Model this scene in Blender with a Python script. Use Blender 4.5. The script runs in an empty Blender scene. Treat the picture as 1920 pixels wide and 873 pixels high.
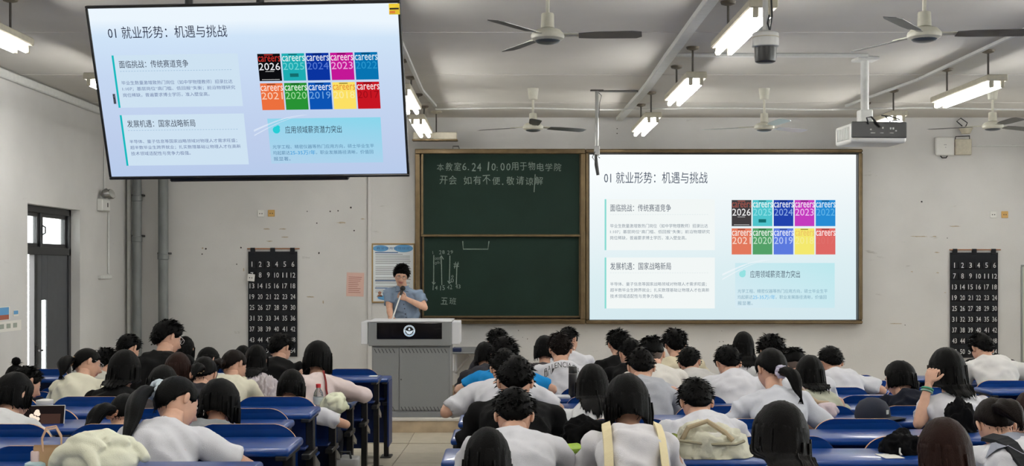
import bpy, bmesh, math, random
import numpy as np
from mathutils import Vector, Matrix, noise as mnoise

SC = bpy.context.scene
COL = SC.collection
PI = math.pi
random.seed(7)

# ---------------------------------------------------------------- camera, world, exposure
CAM_H = 1.79
FPX = 2300.0
VX, VY = 950.0, 502.0
cam_d = bpy.data.cameras.new('camera')
cam = bpy.data.objects.new('camera', cam_d); COL.objects.link(cam)
cam.location = (0, 0, CAM_H); cam.rotation_euler = (PI/2, 0, 0)
cam_d.sensor_width = 36.0
cam_d.lens = FPX/1920*36.0
cam_d.shift_x = (960-VX)/1920
cam_d.shift_y = -(436.5-VY)/1920
cam_d.clip_start = 0.05
SC.camera = cam

W = bpy.data.worlds.new('overcast_sky'); SC.world = W; W.use_nodes = True
bg = W.node_tree.nodes['Background']
bg.inputs[0].default_value = (1.0, 0.99, 0.975, 1); bg.inputs[1].default_value = 14.0
TUBE_POWER = 44.0

vs = SC.view_settings
SC.display_settings.display_device = 'sRGB'
vs.view_transform = 'Standard'; vs.look = 'None'; vs.gamma = 1.0; vs.use_curve_mapping = False
vs.exposure = 0.0
SC.cycles.use_denoising = True
SC.cycles.max_bounces = 8
SC.cycles.diffuse_bounces = 4
SC.cycles.sample_clamp_indirect = 4.0

# ---------------------------------------------------------------- room numbers (metres; y = distance from the back)
D_WALL = 15.5          # front wall
X_LEFT, X_RIGHT = -4.8, 8.4
Y_BACK = -2.2
Z_CEIL = CAM_H+1.9
D_PLAT, Z_PLAT = 13.3, 0.16
D_RAMP = 12.3
RAMP = 0.036
def floor_z(d): return max(0.0, (D_RAMP-d)*RAMP)
def at(px, py, d):      # a point of the photograph at distance d, in metres
    return Vector(((px-VX)/FPX*d, d, CAM_H-(py-VY)/FPX*d))
def onwall(px, py, off=0.0):
    v = at(px, py, D_WALL); v.y = D_WALL-off; return v

# ---------------------------------------------------------------- materials
def lin(r, g=None, b=None):
    if g is None: r, g, b = r
    f = lambda c: (c/255/12.92) if c/255 <= 0.04045 else ((c/255+0.055)/1.055)**2.4
    return (f(r), f(g), f(b), 1.0)
MATS = {}
def mat(name, rgb, rough=0.5, metal=0.0, bump=0.0, bscale=200.0, var=0.0, vscale=8.0, spec=0.5, stretch=None, coat=0.0, trans=0.0):
    if name in MATS: return MATS[name]
    m = bpy.data.materials.new(name); m.use_nodes = True
    nt = m.node_tree; b = nt.nodes['Principled BSDF']
    c = lin(rgb)
    b.inputs['Base Color'].default_value = c
    b.inputs['Roughness'].default_value = rough; b.inputs['Metallic'].default_value = metal
    b.inputs['Specular IOR Level'].default_value = spec
    b.inputs['Coat Weight'].default_value = coat
    b.inputs['Transmission Weight'].default_value = trans
    tc = nt.nodes.new('ShaderNodeTexCoord')
    src = tc.outputs['Object']
    if stretch:
        mp = nt.nodes.new('ShaderNodeMapping'); mp.inputs['Scale'].default_value = stretch
        nt.links.new(src, mp.inputs[0]); src = mp.outputs[0]
    if var > 0:
        n = nt.nodes.new('ShaderNodeTexNoise'); n.inputs['Scale'].default_value = vscale; n.inputs['Detail'].default_value = 5
        nt.links.new(src, n.inputs['Vector'])
        r = nt.nodes.new('ShaderNodeValToRGB')
        r.color_ramp.elements[0].position = 0.3; r.color_ramp.elements[1].position = 0.7
        r.color_ramp.elements[0].color = tuple(x*(1-var) for x in c[:3])+(1,)
        r.color_ramp.elements[1].color = tuple(min(1, x*(1+var)) for x in c[:3])+(1,)
        nt.links.new(n.outputs['Fac'], r.inputs[0]); nt.links.new(r.outputs[0], b.inputs['Base Color'])
    if bump > 0:
        n2 = nt.nodes.new('ShaderNodeTexNoise'); n2.inputs['Scale'].default_value = bscale; n2.inputs['Detail'].default_value = 3
        nt.links.new(src, n2.inputs['Vector'])
        bp = nt.nodes.new('ShaderNodeBump'); bp.inputs['Strength'].default_value = bump; bp.inputs['Distance'].default_value = 0.01
        nt.links.new(n2.outputs['Fac'], bp.inputs['Height']); nt.links.new(bp.outputs[0], b.inputs['Normal'])
    MATS[name] = m
    return m
def emit(name, rgb, strength=1.0):
    if name in MATS: return MATS[name]
    m = bpy.data.materials.new(name); m.use_nodes = True
    nt = m.node_tree; nt.nodes.clear()
    o = nt.nodes.new('ShaderNodeOutputMaterial'); e = nt.nodes.new('ShaderNodeEmission')
    e.inputs[0].default_value = lin(rgb); e.inputs[1].default_value = strength
    nt.links.new(e.outputs[0], o.inputs[0])
    MATS[name] = m; return m

def wall_mat(name, rgb, scuff=0.5):
    m = bpy.data.materials.new(name); m.use_nodes = True
    nt = m.node_tree; b = nt.nodes['Principled BSDF']; b.inputs['Roughness'].default_value = 0.9
    b.inputs['Specular IOR Level'].default_value = 0.2
    tc = nt.nodes.new('ShaderNodeTexCoord')
    def noise(scale, detail, stretch=(1, 1, 1), rough=0.5):
        mp = nt.nodes.new('ShaderNodeMapping'); mp.inputs['Scale'].default_value = stretch
        nt.links.new(tc.outputs['Object'], mp.inputs[0])
        n = nt.nodes.new('ShaderNodeTexNoise'); n.inputs['Scale'].default_value = scale
        n.inputs['Detail'].default_value = detail; n.inputs['Roughness'].default_value = rough
        nt.links.new(mp.outputs[0], n.inputs['Vector']); return n.outputs['Fac']
    def ramp(fac, p0, p1, c0, c1):
        r = nt.nodes.new('ShaderNodeValToRGB'); e = r.color_ramp.elements
        e[0].position = p0; e[1].position = p1; e[0].color = c0; e[1].color = c1
        nt.links.new(fac, r.inputs[0]); return r.outputs[0]
    def mixm(a, bcol, fac=1.0):
        mx = nt.nodes.new('ShaderNodeMix'); mx.data_type = 'RGBA'; mx.blend_type = 'MULTIPLY'; mx.inputs['Factor'].default_value = fac
        nt.links.new(a, mx.inputs[6]); nt.links.new(bcol, mx.inputs[7]); return mx.outputs[2]
    c = lin(rgb); d = tuple(x*0.88 for x in c[:3])+(1,)
    base = ramp(noise(0.9, 6), 0.35, 0.65, d, c)
    w = (1, 1, 1, 1)
    marks = ramp(noise(3.5, 8, (0.6, 0.6, 2.4), 0.65), 0.27, 0.33, (0.55, 0.53, 0.5, 1), w)
    base = mixm(base, marks, scuff)
    dots = ramp(noise(16, 2, (1, 1, 1.3)), 0.19, 0.215, (0.25, 0.24, 0.22, 1), w)
    base = mixm(base, dots, scuff)
    nt.links.new(base, b.inputs['Base Color'])
    bp = nt.nodes.new('ShaderNodeBump'); bp.inputs['Strength'].default_value = 0.12; bp.inputs['Distance'].default_value = 0.01
    nt.links.new(noise(60, 4), bp.inputs['Height']); nt.links.new(bp.outputs[0], b.inputs['Normal'])
    return m

# ---------------------------------------------------------------- mesh helpers
class MB:
    def __init__(s): s.v = []; s.f = []; s.mi = []
    def add(s, vs_, fs, mi=0):
        o = len(s.v); s.v += [tuple(p) for p in vs_]; s.f += [tuple(i+o for i in f) for f in fs]; s.mi += [mi]*len(fs)
        return s
    def bm(s, bm, mi=0):
        bm.verts.index_update()
        s.add([v.co[:] for v in bm.verts], [[v.index for v in f.verts] for f in bm.faces], mi); bm.free(); return s
    def box(s, x0, x1, y0, y1, z0, z1, bev=0.0, seg=1, mi=0, mx=None):
        b = bmesh.new(); bmesh.ops.create_cube(b, size=1.0)
        for v in b.verts:
            v.co = Vector(((x0+x1)/2+v.co.x*(x1-x0), (y0+y1)/2+v.co.y*(y1-y0), (z0+z1)/2+v.co.z*(z1-z0)))
        if bev > 0:
            bmesh.ops.bevel(b, geom=list(b.edges), offset=min(bev, 0.49*min(abs(x1-x0), abs(y1-y0), abs(z1-z0))), segments=seg, affect='EDGES', profile=0.5)
        if mx is not None: bmesh.ops.transform(b, matrix=mx, verts=b.verts)
        return s.bm(b, mi)
    def tube(s, pts, r, n=8, mi=0, cap=True):
        pts = [Vector(p) for p in pts]; rs = r if isinstance(r, (list, tuple)) else [r]*len(pts)
        o = []; t0 = None; up = None
        vs_ = []
        for i, p in enumerate(pts):
            t = (pts[min(i+1, len(pts)-1)]-pts[max(i-1, 0)]).normalized()
            if up is None:
                up = Vector((0, 0, 1)) if abs(t.z) < 0.9 else Vector((1, 0, 0))
            a = t.cross(up)
            if a.length < 1e-5: a = t.orthogonal()
            a.normalize(); up = a.cross(t).normalized()
            for k in range(n):
                an = 2*PI*k/n
                vs_.append(p+(a*math.cos(an)+up*math.sin(an))*rs[i])
        fs = []
        for i in range(len(pts)-1):
            for k in range(n):
                k2 = (k+1) % n
                fs.append((i*n+k, i*n+k2, (i+1)*n+k2, (i+1)*n+k))
        if cap:
            fs.append(tuple(range(n-1, -1, -1))); fs.append(tuple((len(pts)-1)*n+k for k in range(n)))
        return s.add(vs_, fs, mi)
    def lathe(s, prof, n=24, c=(0, 0, 0), mi=0, mx=None):
        vs_ = []; fs = []
        for r, z in prof:
            for k in range(n):
                a = 2*PI*k/n; p = Vector((r*math.cos(a), r*math.sin(a), z))
                if mx is not None: p = mx @ p
                vs_.append(p+Vector(c))
        for i in range(len(prof)-1):
            for k in range(n):
                k2 = (k+1) % n
                fs.append((i*n+k, i*n+k2, (i+1)*n+k2, (i+1)*n+k))
        if prof[0][0] > 1e-6: fs.append(tuple(range(n-1, -1, -1)))
        if prof[-1][0] > 1e-6: fs.append(tuple((len(prof)-1)*n+k for k in range(n)))
        return s.add(vs_, fs, mi)
    def prism(s, poly, y0, y1, mi=0):          # polygon in x,z pushed along y
        n = len(poly)
        vs_ = [(x, y0, z) for x, z in poly]+[(x, y1, z) for x, z in poly]
        fs = [tuple(range(n)), tuple(range(2*n-1, n-1, -1))]
        for k in range(n): fs.append((k, k+n, (k+1) % n+n, (k+1) % n))
        return s.add(vs_, fs, mi)
    def mesh(s, name, mats, smooth=False):
        me = bpy.data.meshes.new(name); me.from_pydata(s.v, [], s.f)
        for m in (mats if isinstance(mats, (list, tuple)) else [mats]): me.materials.append(m)
        me.polygons.foreach_set('material_index', s.mi)
        b = bmesh.new(); b.from_mesh(me); bmesh.ops.recalc_face_normals(b, faces=b.faces); b.to_mesh(me); b.free()
        if smooth:
            me.polygons.foreach_set('use_smooth', [True]*len(me.polygons))
            if smooth != 'all': me.set_sharp_from_angle(angle=math.radians(40))
        me.update(); return me
    def build(s, name, mats, parent=None, smooth=False, loc=None):
        return link(name, s.mesh(name, mats, smooth), parent, loc)
def link(name, me, parent=None, loc=None):
    o = bpy.data.objects.new(name, me); COL.objects.link(o)
    if loc is not None: o.location = loc
    if parent is not None: o.parent = parent
    return o
def tag(o, label=None, cat=None, group=None, kind=None):
    if label: o['label'] = label
    if cat: o['category'] = cat
    if group: o['group'] = group
    if kind: o['kind'] = kind
    return o
def thing(name, label, cat, loc=(0, 0, 0), rz=0.0, group=None):
    o = bpy.data.objects.new(name, None); COL.objects.link(o); o.empty_display_size = 0.1
    o.location = loc; o.rotation_euler = (0, 0, rz)
    return tag(o, label, cat, group)
KIDS = {}
def kids(o):
    return [c for c in COL.objects if c.parent == o]
def copy_tree(o, parent=None, ch_of=None):
    c = o.copy(); COL.objects.link(c)
    if parent is not None: c.parent = parent
    for k in (ch_of or {}).get(o.name, []): copy_tree(k, c, ch_of)
    return c
def child_map(root):
    mp = {}
    for o in list(COL.objects):
        if o.parent: mp.setdefault(o.parent.name, []).append(o)
    return mp
TXT_CACHE = {}
def text_mesh(body, w=None, h=None, align='LEFT', spacing=1.0):
    """flat lettering in the x,z plane, facing -y; fitted to width w and/or height h"""
    key = (body, w, h, align, spacing)
    c = bpy.data.curves.new('lettering', 'FONT'); c.body = body; c.space_character = spacing; c.resolution_u = 2
    o = bpy.data.objects.new('lettering', c); COL.objects.link(o)
    dg = bpy.context.evaluated_depsgraph_get()
    me = bpy.data.meshes.new_from_object(o.evaluated_get(dg))
    bpy.data.objects.remove(o); bpy.data.curves.remove(c)
    n = len(me.vertices); co = np.empty(n*3, dtype=np.float32); me.vertices.foreach_get('co', co); co = co.reshape(-1, 3)
    mn, mx = co.min(0), co.max(0); ex = mx-mn
    sx = sz = None
    if w: sx = w/ex[0]
    if h: sz = h/ex[1]
    if sx is None: sx = sz
    if sz is None: sz = sx
    x = (co[:, 0]-mn[0])*sx; z = (co[:, 1]-mn[1])*sz
    if align == 'CENTER': x -= ex[0]*sx/2
    out = np.stack([x, np.zeros(n), z], 1).astype(np.float32)
    me.vertices.foreach_set('co', out.ravel())
    me.materials.clear(); me.update()
    return me
def text(name, body, m, parent=None, loc=(0, 0, 0), **kw):
    me = text_mesh(body, **kw); me.name = name; me.materials.append(m)
    return link(name, me, parent, loc)
def merge_text(items, name, m, parent=None, loc=(0, 0, 0)):
    """items: (body, x, z, dict) -> one printed mesh"""
    vs_, fs = [], []
    for body, x, z, kw in items:
        rot = kw.pop('rot', 0.0)
        me = text_mesh(body, **kw)
        o = len(vs_); c, s_ = math.cos(rot), math.sin(rot)
        for v in me.vertices:
            vs_.append((x+v.co.x*c-v.co.z*s_, 0, z+v.co.x*s_+v.co.z*c))
        fs += [tuple(i+o for i in p.vertices) for p in me.polygons]
        bpy.data.meshes.remove(me)
    me = bpy.data.meshes.new(name); me.from_pydata(vs_, [], fs); me.materials.append(m)
    return link(name, me, parent, loc)
# ================================================================ ROOM SHELL
M_WALL = wall_mat('wall_paint', (215, 214, 211), 0.6)
M_WALL_SIDE = wall_mat('side_wall_paint', (215, 214, 211), 0.35)
M_CEIL = mat('ceiling_paint', (208, 205, 198), 0.9, var=0.05, vscale=1.2, bump=0.1, bscale=80, spec=0.2)
M_FLOOR = mat('floor_tile', (186, 178, 160), 0.35, var=0.08, vscale=9)
M_GROUT = mat('floor_grout', (120, 112, 98), 0.8, var=0.1)
M_STEP = mat('platform_stone', (176, 158, 132), 0.6, var=0.22, vscale=5)
M_NOSE = mat('platform_edge', (205, 200, 192), 0.5, var=0.05)
M_WHITE = mat('white_plastic', (225, 225, 220), 0.4)
M_GREYW = mat('painted_white_metal', (215, 216, 212), 0.45, var=0.05, vscale=20)
M_CREAM = mat('aged_cream_plastic', (196, 190, 170), 0.5, var=0.08, vscale=30)
M_BLACK = mat('black_plastic', (14, 14, 15), 0.35)
M_BLACKM = mat('black_metal', (16, 16, 17), 0.42, var=0.2, vscale=30)
M_STEEL = mat('steel', (150, 150, 148), 0.35, metal=0.8)
M_DKMET = mat('dark_metal_rod', (70, 66, 60), 0.5, metal=0.4)
M_PIPE = mat('grey_pipe_paint', (112, 116, 116), 0.5, var=0.25, vscale=6, stretch=(1, 1, 0.4))
M_BRASS = mat('weathered_bronze', (104, 88, 63), 0.38, metal=0.65, var=0.2, vscale=10, stretch=(1, 1, 1))
M_DOOR = mat('charcoal_door_paint', (66, 69, 73), 0.45, var=0.08, vscale=10)
M_DOORF = mat('dark_door_frame', (34, 35, 37), 0.45)
M_GLASS = mat('clear_glass', (235, 242, 242), 0.03, trans=1.0)

# floor: ramp rising towards the back, flat in front of the platform
f = MB()
zs = floor_z(Y_BACK)
f.add([(X_LEFT-.3, Y_BACK-.3, zs+.3*RAMP), (X_RIGHT+.3, Y_BACK-.3, zs+.3*RAMP), (X_RIGHT+.3, D_RAMP, 0), (X_LEFT-.3, D_RAMP, 0), (X_RIGHT+.3, D_WALL+.3, 0), (X_LEFT-.3, D_WALL+.3, 0)],
      [(0, 1, 2, 3), (3, 2, 4, 5)])
floor = f.build('floor', M_GROUT); tag(floor, kind='structure')
tl = MB().box(0.003, .797, 0.003, .797, -.02, .008, .002)
tile_me = tl.mesh('floor_tile', M_FLOOR)
for i in range(-5, 6):
    for j in range(0, 8):
        x = -1.0+i*.8; y = D_PLAT-.8-j*.8
        if x < -4.3 or x > 3: continue
        if j > 1 and not (-2.7 < x < 0.5): continue
        o = link('floor_tile', tile_me, floor, (x, y, 0))
        if y+.8 <= D_RAMP+.4:
            o.rotation_euler = (-math.atan(RAMP), 0, 0); o.location.z = (D_RAMP-y)*RAMP
tag(MB().box(X_LEFT-.3, X_RIGHT+.3, Y_BACK-.3, D_WALL+.3, Z_CEIL, Z_CEIL+.2).build('ceiling', M_CEIL), kind='structure')
ceil = bpy.data.objects['ceiling']
for nm, y0 in (('ceiling_joint', 12.07), ('ceiling_joint', 14.1), ('ceiling_joint', 9.9), ('ceiling_joint', 7.7)):
    MB().box(X_LEFT, X_RIGHT, y0-.02, y0+.02, Z_CEIL-.006, Z_CEIL+.01, .003).build(nm, M_CEIL, ceil)
tag(MB().box(X_LEFT-.3, X_RIGHT+.3, D_WALL, D_WALL+.24, -.1, Z_CEIL+.1).build('wall_front', M_WALL), kind='structure')
# left wall with the doorway
DY0, DY1, DZ = 12.29, 13.8, 2.44
wl = MB()
wl.box(X_LEFT-.24, X_LEFT, Y_BACK-.3, DY0, -.1, Z_CEIL+.1)
wl.box(X_LEFT-.24, X_LEFT, DY1, D_WALL+.2, -.1, Z_CEIL+.1)
wl.box(X_LEFT-.24, X_LEFT, DY0, DY1, DZ, Z_CEIL+.1)
tag(wl.build('wall_left', M_WALL_SIDE), kind='structure')
# right wall with four windows, back wall closed
wr = MB(); wins = [(-0.6, 1.6), (3.0, 5.2), (6.6, 8.8), (10.2, 12.4)]; z0, z1 = 1.15, 3.0
ys = [Y_BACK-.3]+[v for w in wins for v in w]+[D_WALL+.3]
for k in range(0, len(ys), 2): wr.box(X_RIGHT, X_RIGHT+.24, ys[k], ys[k+1], -.1, Z_CEIL+.1)
for a, b in wins:
    wr.box(X_RIGHT, X_RIGHT+.24, a, b, -.1, z0); wr.box(X_RIGHT, X_RIGHT+.24, a, b, z1, Z_CEIL+.1)
tag(wr.build('wall_right', M_WALL_SIDE), kind='structure')
for n, (a, b) in enumerate(wins):
    w = MB()
    for y in (a+.03, (a+b)/2, b-.03): w.box(X_RIGHT+.08, X_RIGHT+.14, y-.03, y+.03, z0, z1, .004)
    for z in (z0+.03, z1-.03, z0+1.2): w.box(X_RIGHT+.08, X_RIGHT+.14, a, b, z-.03, z+.03, .004)
    wo = tag(w.build('window_%d' % (n+1), M_GREYW), kind='structure')
    for y0_, y1_ in ((a+.06, (a+b)/2-.03), ((a+b)/2+.03, b-.06)):
        MB().box(X_RIGHT+.105, X_RIGHT+.111, y0_, y1_, z0+.06, z1-.06).build('window_pane', M_GLASS, wo)
    ld = bpy.data.lights.new('window_portal', 'AREA'); ld.shape = 'RECTANGLE'; ld.size = b-a; ld.size_y = z1-z0
    ld.cycles.is_portal = True
    lo = bpy.data.objects.new('window_portal', ld); COL.objects.link(lo); lo.location = (X_RIGHT+.3, (a+b)/2, (z0+z1)/2)
    lo.rotation_euler = (0, PI/2, 0)
tag(MB().box(X_LEFT-.3, X_RIGHT+.3, Y_BACK-.24, Y_BACK, -.1, Z_CEIL+.1).build('wall_back', M_WALL_SIDE), kind='structure')
# ceiling cornice strip on the left wall
tag(MB().box(X_LEFT, X_LEFT+.05, Y_BACK, D_WALL, Z_CEIL-.1, Z_CEIL-.02, .01).build('trim_1', M_GREYW), kind='structure')
# platform along the front wall
plat = MB().box(-2.35, 6.9, D_PLAT+.02, D_WALL, 0, Z_PLAT-.02).build('trim_3', M_STEP); tag(plat, kind='structure')
rz = MB().box(0, .995, 0, .03, 0.002, Z_PLAT-.025, .004).mesh('riser_slab', M_STEP)
nz = MB().box(0, .997, -.012, .3, Z_PLAT-.03, Z_PLAT, .006).mesh('edge_slab', M_NOSE)
tp = MB().box(0, .995, .302, 2.17, Z_PLAT-.03, Z_PLAT-.001, .003).mesh('top_slab', M_STEP)
for k in range(9):
    for nm, me in (('riser_slab', rz), ('edge_slab', nz), ('top_slab', tp)):
        link(nm, me, plat, (-2.3+k*1.0, D_PLAT, 0))
tag(MB().box(X_LEFT, X_RIGHT, D_WALL-.015, D_WALL, Z_PLAT, Z_PLAT+.15, .003).build('baseboard_front', M_STEP), kind='structure')
tag(MB().box(X_LEFT, X_LEFT+.015, DY1, D_WALL, 0, .15, .003).build('baseboard_left', M_STEP), kind='structure')
# doorway: frame, transom, charcoal leaf with a narrow pane; the nearer leaf stands open outside
FX = X_LEFT-.1
fr = MB()
fr.box(FX-.1, FX, DY1-.06, DY1, 0, DZ, .004); fr.box(FX-.1, FX, DY0, DY0+.06, 0, DZ, .004)
fr.box(FX-.1, FX, DY0, DY1, DZ-.07, DZ, .004); fr.box(FX-.1, FX, DY0, DY1, 1.93, 2.01, .004)
fr.box(FX-.09, FX-.01, 12.93, 12.99, 2.0, DZ, .004)
door = tag(fr.build('door_1', M_DOORF), kind='structure')
for a, b in ((DY0+.06, 12.93), (12.99, DY1-.06)):
    s = MB(); s.box(FX-.08, FX-.03, a, a+.05, 2.02, 2.36, .003); s.box(FX-.08, FX-.03, b-.05, b, 2.02, 2.36, .003)
    s.box(FX-.08, FX-.03, a, b, 2.01, 2.05, .003); s.box(FX-.08, FX-.03, a, b, 2.33, 2.37, .003)
    s.build('transom_sash', M_DOORF, door)
    MB().box(FX-.06, FX-.055, a+.05, b-.05, 2.05, 2.33).build('transom_pane', M_GLASS, door)
MB().tube([(FX-.02, 12.99, 2.14), (FX+.015, 12.99, 2.16), (FX+.015, 12.99, 2.22), (FX-.02, 12.99, 2.24)], .008).build('transom_latch', M_BLACKM, door)
lf = MB(); La, Lb = 12.83, 13.74; sa, sb = 12.98, 13.13
lf.box(FX-.042, FX-.02, La, sa, .01, 1.93, .004); lf.box(FX-.042, FX-.02, sb, Lb, .01, 1.93, .004)
lf.box(FX-.042, FX-.02, sa, sb, 1.45, 1.93); lf.box(FX-.042, FX-.02, sa, sb, .01, .25)
leaf = lf.build('door_leaf', M_DOOR, door); leaf['label'] = 'charcoal grey door leaf with a narrow lit glass slot'
MB().box(FX-.032, FX-.028, sa, sb, .25, 1.45).build('glass_slot', M_GLASS, leaf)
MB().box(FX-.075, FX-.014, La-.06, La+.02, .01, 1.93, .004).build('meeting_stile', M_DOORF, leaf)
hd = MB(); hd.box(FX-.02, FX+.0, La-.03, La+.01, .78, .98, .004); hd.tube([(FX, La-.01, .93), (FX+.05, La-.01, .93), (FX+.05, La-.1, .93)], .01)
hd.build('door_handle', M_BLACKM, leaf)
# corridor outside the door
tag(MB().box(-8.6, X_LEFT-.24, 9.0, 17.5, -.2, -.02).build('trim_4', M_FLOOR), kind='structure')
tag(MB().box(-8.8, -8.6, 9.0, 17.5, -.2, 1.1).build('trim_5', M_GREYW), kind='structure')
M_PINK = mat('pink_render', (190, 160, 150), .9, var=.1)
tag(MB().box(-8.9, -8.5, 16.4, 17.6, -.2, 3.8).build('trim_2', M_PINK), kind='structure')
# recorded patches on the front wall: flaked plaster and filled holes
M_FLAKE = mat('bare_plaster', (178, 166, 146), .95, var=.2, vscale=60)
M_HOLE = mat('plug_hole', (52, 50, 46), .9)
fl = [(640, 417, 22, 3), (500, 429, 15, 2.5), (530, 429, 14, 2), (535, 444, 16, 2), (505, 452, 12, 2), (680, 410, 10, 2), (582, 556, 20, 2.5), (606, 566, 3, 6), (457, 505, 3, 7), (380, 465, 5, 3),
      (1790, 424, 26, 2.2), (1722, 443, 34, 2), (1752, 443, 10, 2), (1757, 473, 10, 2), (1680, 606, 30, 1.5), (1758, 511, 6, 2), (1710, 509, 5, 2), (1772, 548, 5, 1.5)]
hl = [(594, 418, 3), (619, 396, 3), (634, 395, 3), (658, 389, 4), (576, 396, 2.5), (664, 432, 3), (452, 464, 4), (444, 495, 2.5), (598, 474, 4), (1157, 241, 2.5), (1157, 250, 2.5), (1728, 378, 4), (1697, 609, 2), (1776, 446, 2), (386, 466, 4), (379, 476, 3),
      (972, 619, 2), (989, 635, 2), (980, 632, 1.5), (1353, 620, 1.5), (1349, 640, 2), (1356, 640, 2)]
fm = MB(); rr = random.Random(3)
for x, y, w, h in fl:
    p = onwall(x, y); ww = w/148.4; hh = h/148.4; poly = []
    for k in range(14):
        a = 2*PI*k/14; q = rr.uniform(.55, 1.1)
        poly.append((p.x+math.cos(a)*ww*q*.5, p.z+math.sin(a)*hh*q*.6))
    fm.prism(poly, D_WALL-.003, D_WALL+.002)
wf = bpy.data.objects['wall_front']
tag(fm.build('flaked_plaster', M_FLAKE, wf), kind='stuff')
hm = MB()
for x, y, r in hl:
    p = onwall(x, y); poly = [(p.x+math.cos(2*PI*k/9)*r/148.4*rr.uniform(.3, .55), p.z+math.sin(2*PI*k/9)*r/148.4*rr.uniform(.3, .55)) for k in range(9)]
    hm.prism(poly, D_WALL-.004, D_WALL+.002)
tag(hm.build('plug_holes', M_HOLE, wf), kind='stuff')

# ================================================================ CEILING SERVICES
# hanging twin tube lamps
M_ROSE = mat('stained_rose', (112, 102, 86), .6, var=.15)
M_TUBE = emit('fluorescent_tube', (255, 253, 249), TUBE_POWER)
def make_lamp(label, X, Y, H=1.60, L=1.42):
    z = CAM_H+H
    t = thing('tube_lamp', label, 'lamp', (X, Y, z), 0, 'hanging twin tube lamps')
    MB().box(-.09, .09, -L/2, L/2, 0.0, .055, .008).build('lamp_housing', M_CREAM, t)
    for s in (-1, 1):
        for q in (-1, 1):
            e = MB(); e.box(s*.045-.016, s*.045+.016, q*(L/2-.025)-.018, q*(L/2-.025)+.018, -.055, 0.002, .004)
            e.build('lamp_holder', M_CREAM, t)
        MB().tube([(s*.045, -L/2+.05, -.035), (s*.045, L/2-.05, -.035)], .02, 12).build('tube', M_TUBE, t, True)
    top = Z_CEIL-z
    for q in (-.5, .5):
        MB().tube([(0, q, .05), (0, q, top-.02)], .009, 8).build('rod', M_DKMET, t, True)
        MB().lathe([(.02, top-.03), (.05, top-.02), (.056, top-.001)], 20, (0, q, 0)).build('ceiling_rose', M_ROSE, t, True)
    return t
lamps = [(-.97, 8.3, 'twin tube lamp hidden above the hanging television, middle column'), (1.58, 8.25, 'nearest big twin tube lamp right of the first ceiling fan'), (4.2, 8.3, 'twin tube lamp beyond the top right corner over the right block'),
         (-3.5, 8.15, 'twin tube lamp at the top left corner near the left wall'),
         (-3.5, 11.1, 'twin tube lamp peeking out left of the hanging television'), (-.95, 11.7, 'bright tube lamp end just right of the television edge'), (1.60, 11.05, 'second twin tube lamp in the row beside the ceiling trunking'),
         (4.2, 11.2, 'long twin tube lamp on the right over the front rows'), (-.97, 13.9, 'twin tube lamp left of and above the green chalkboard'), (1.56, 13.75, 'farthest twin tube lamp above the projected screen'), (4.13, 13.6, 'twin tube lamp partly hidden behind the ceiling projector')]
for X, Y, lab in lamps: make_lamp(lab, X, Y)
for Y in (5.4, 2.6, -0.2):
    for X in (-3.5, -.97, 1.58, 4.2, 6.8): make_lamp('twin tube lamp overhead, %s row, %s' % ({5.4: 'nearest to the camera', 2.6: 'middle', -0.2: 'rearmost'}[Y], {-3.5: 'column by the left wall', -.97: 'left aisle column', 1.58: 'centre column', 4.2: 'right block column', 6.8: 'window column'}[X]), X, Y)
for Y in (8.25, 11.1, 13.8): make_lamp('twin tube lamp beyond the right edge on the window side, %s' % {8.25: 'over the middle rows', 11.1: 'over the front rows', 13.8: 'over the platform'}[Y], 6.8, Y)

# chalkboard lamp, a long box on rods by the wall
t = thing('board_lamp', 'cream box-shaped chalkboard lamp hung beside the television', 'lamp', at(815, 256, 14.9))
MB().box(-.26, .27, -.05, .05, -.045, .05, .006).build('lamp_housing', M_CREAM, t)
MB().box(-.27, .28, -.065, .065, -.055, -.035, .004).build('reflector', M_BRASS, t)
for q in (.02,): MB().tube([(q, 0, .05), (q, 0, Z_CEIL-t.location.z-.01)], .008).build('rod', M_DKMET, t)
MB().lathe([(.02, -.03), (.07, -.01), (.07, 0)], 16, (.02, 0, Z_CEIL-t.location.z)).build('ceiling_rose', M_CREAM, t)

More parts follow.
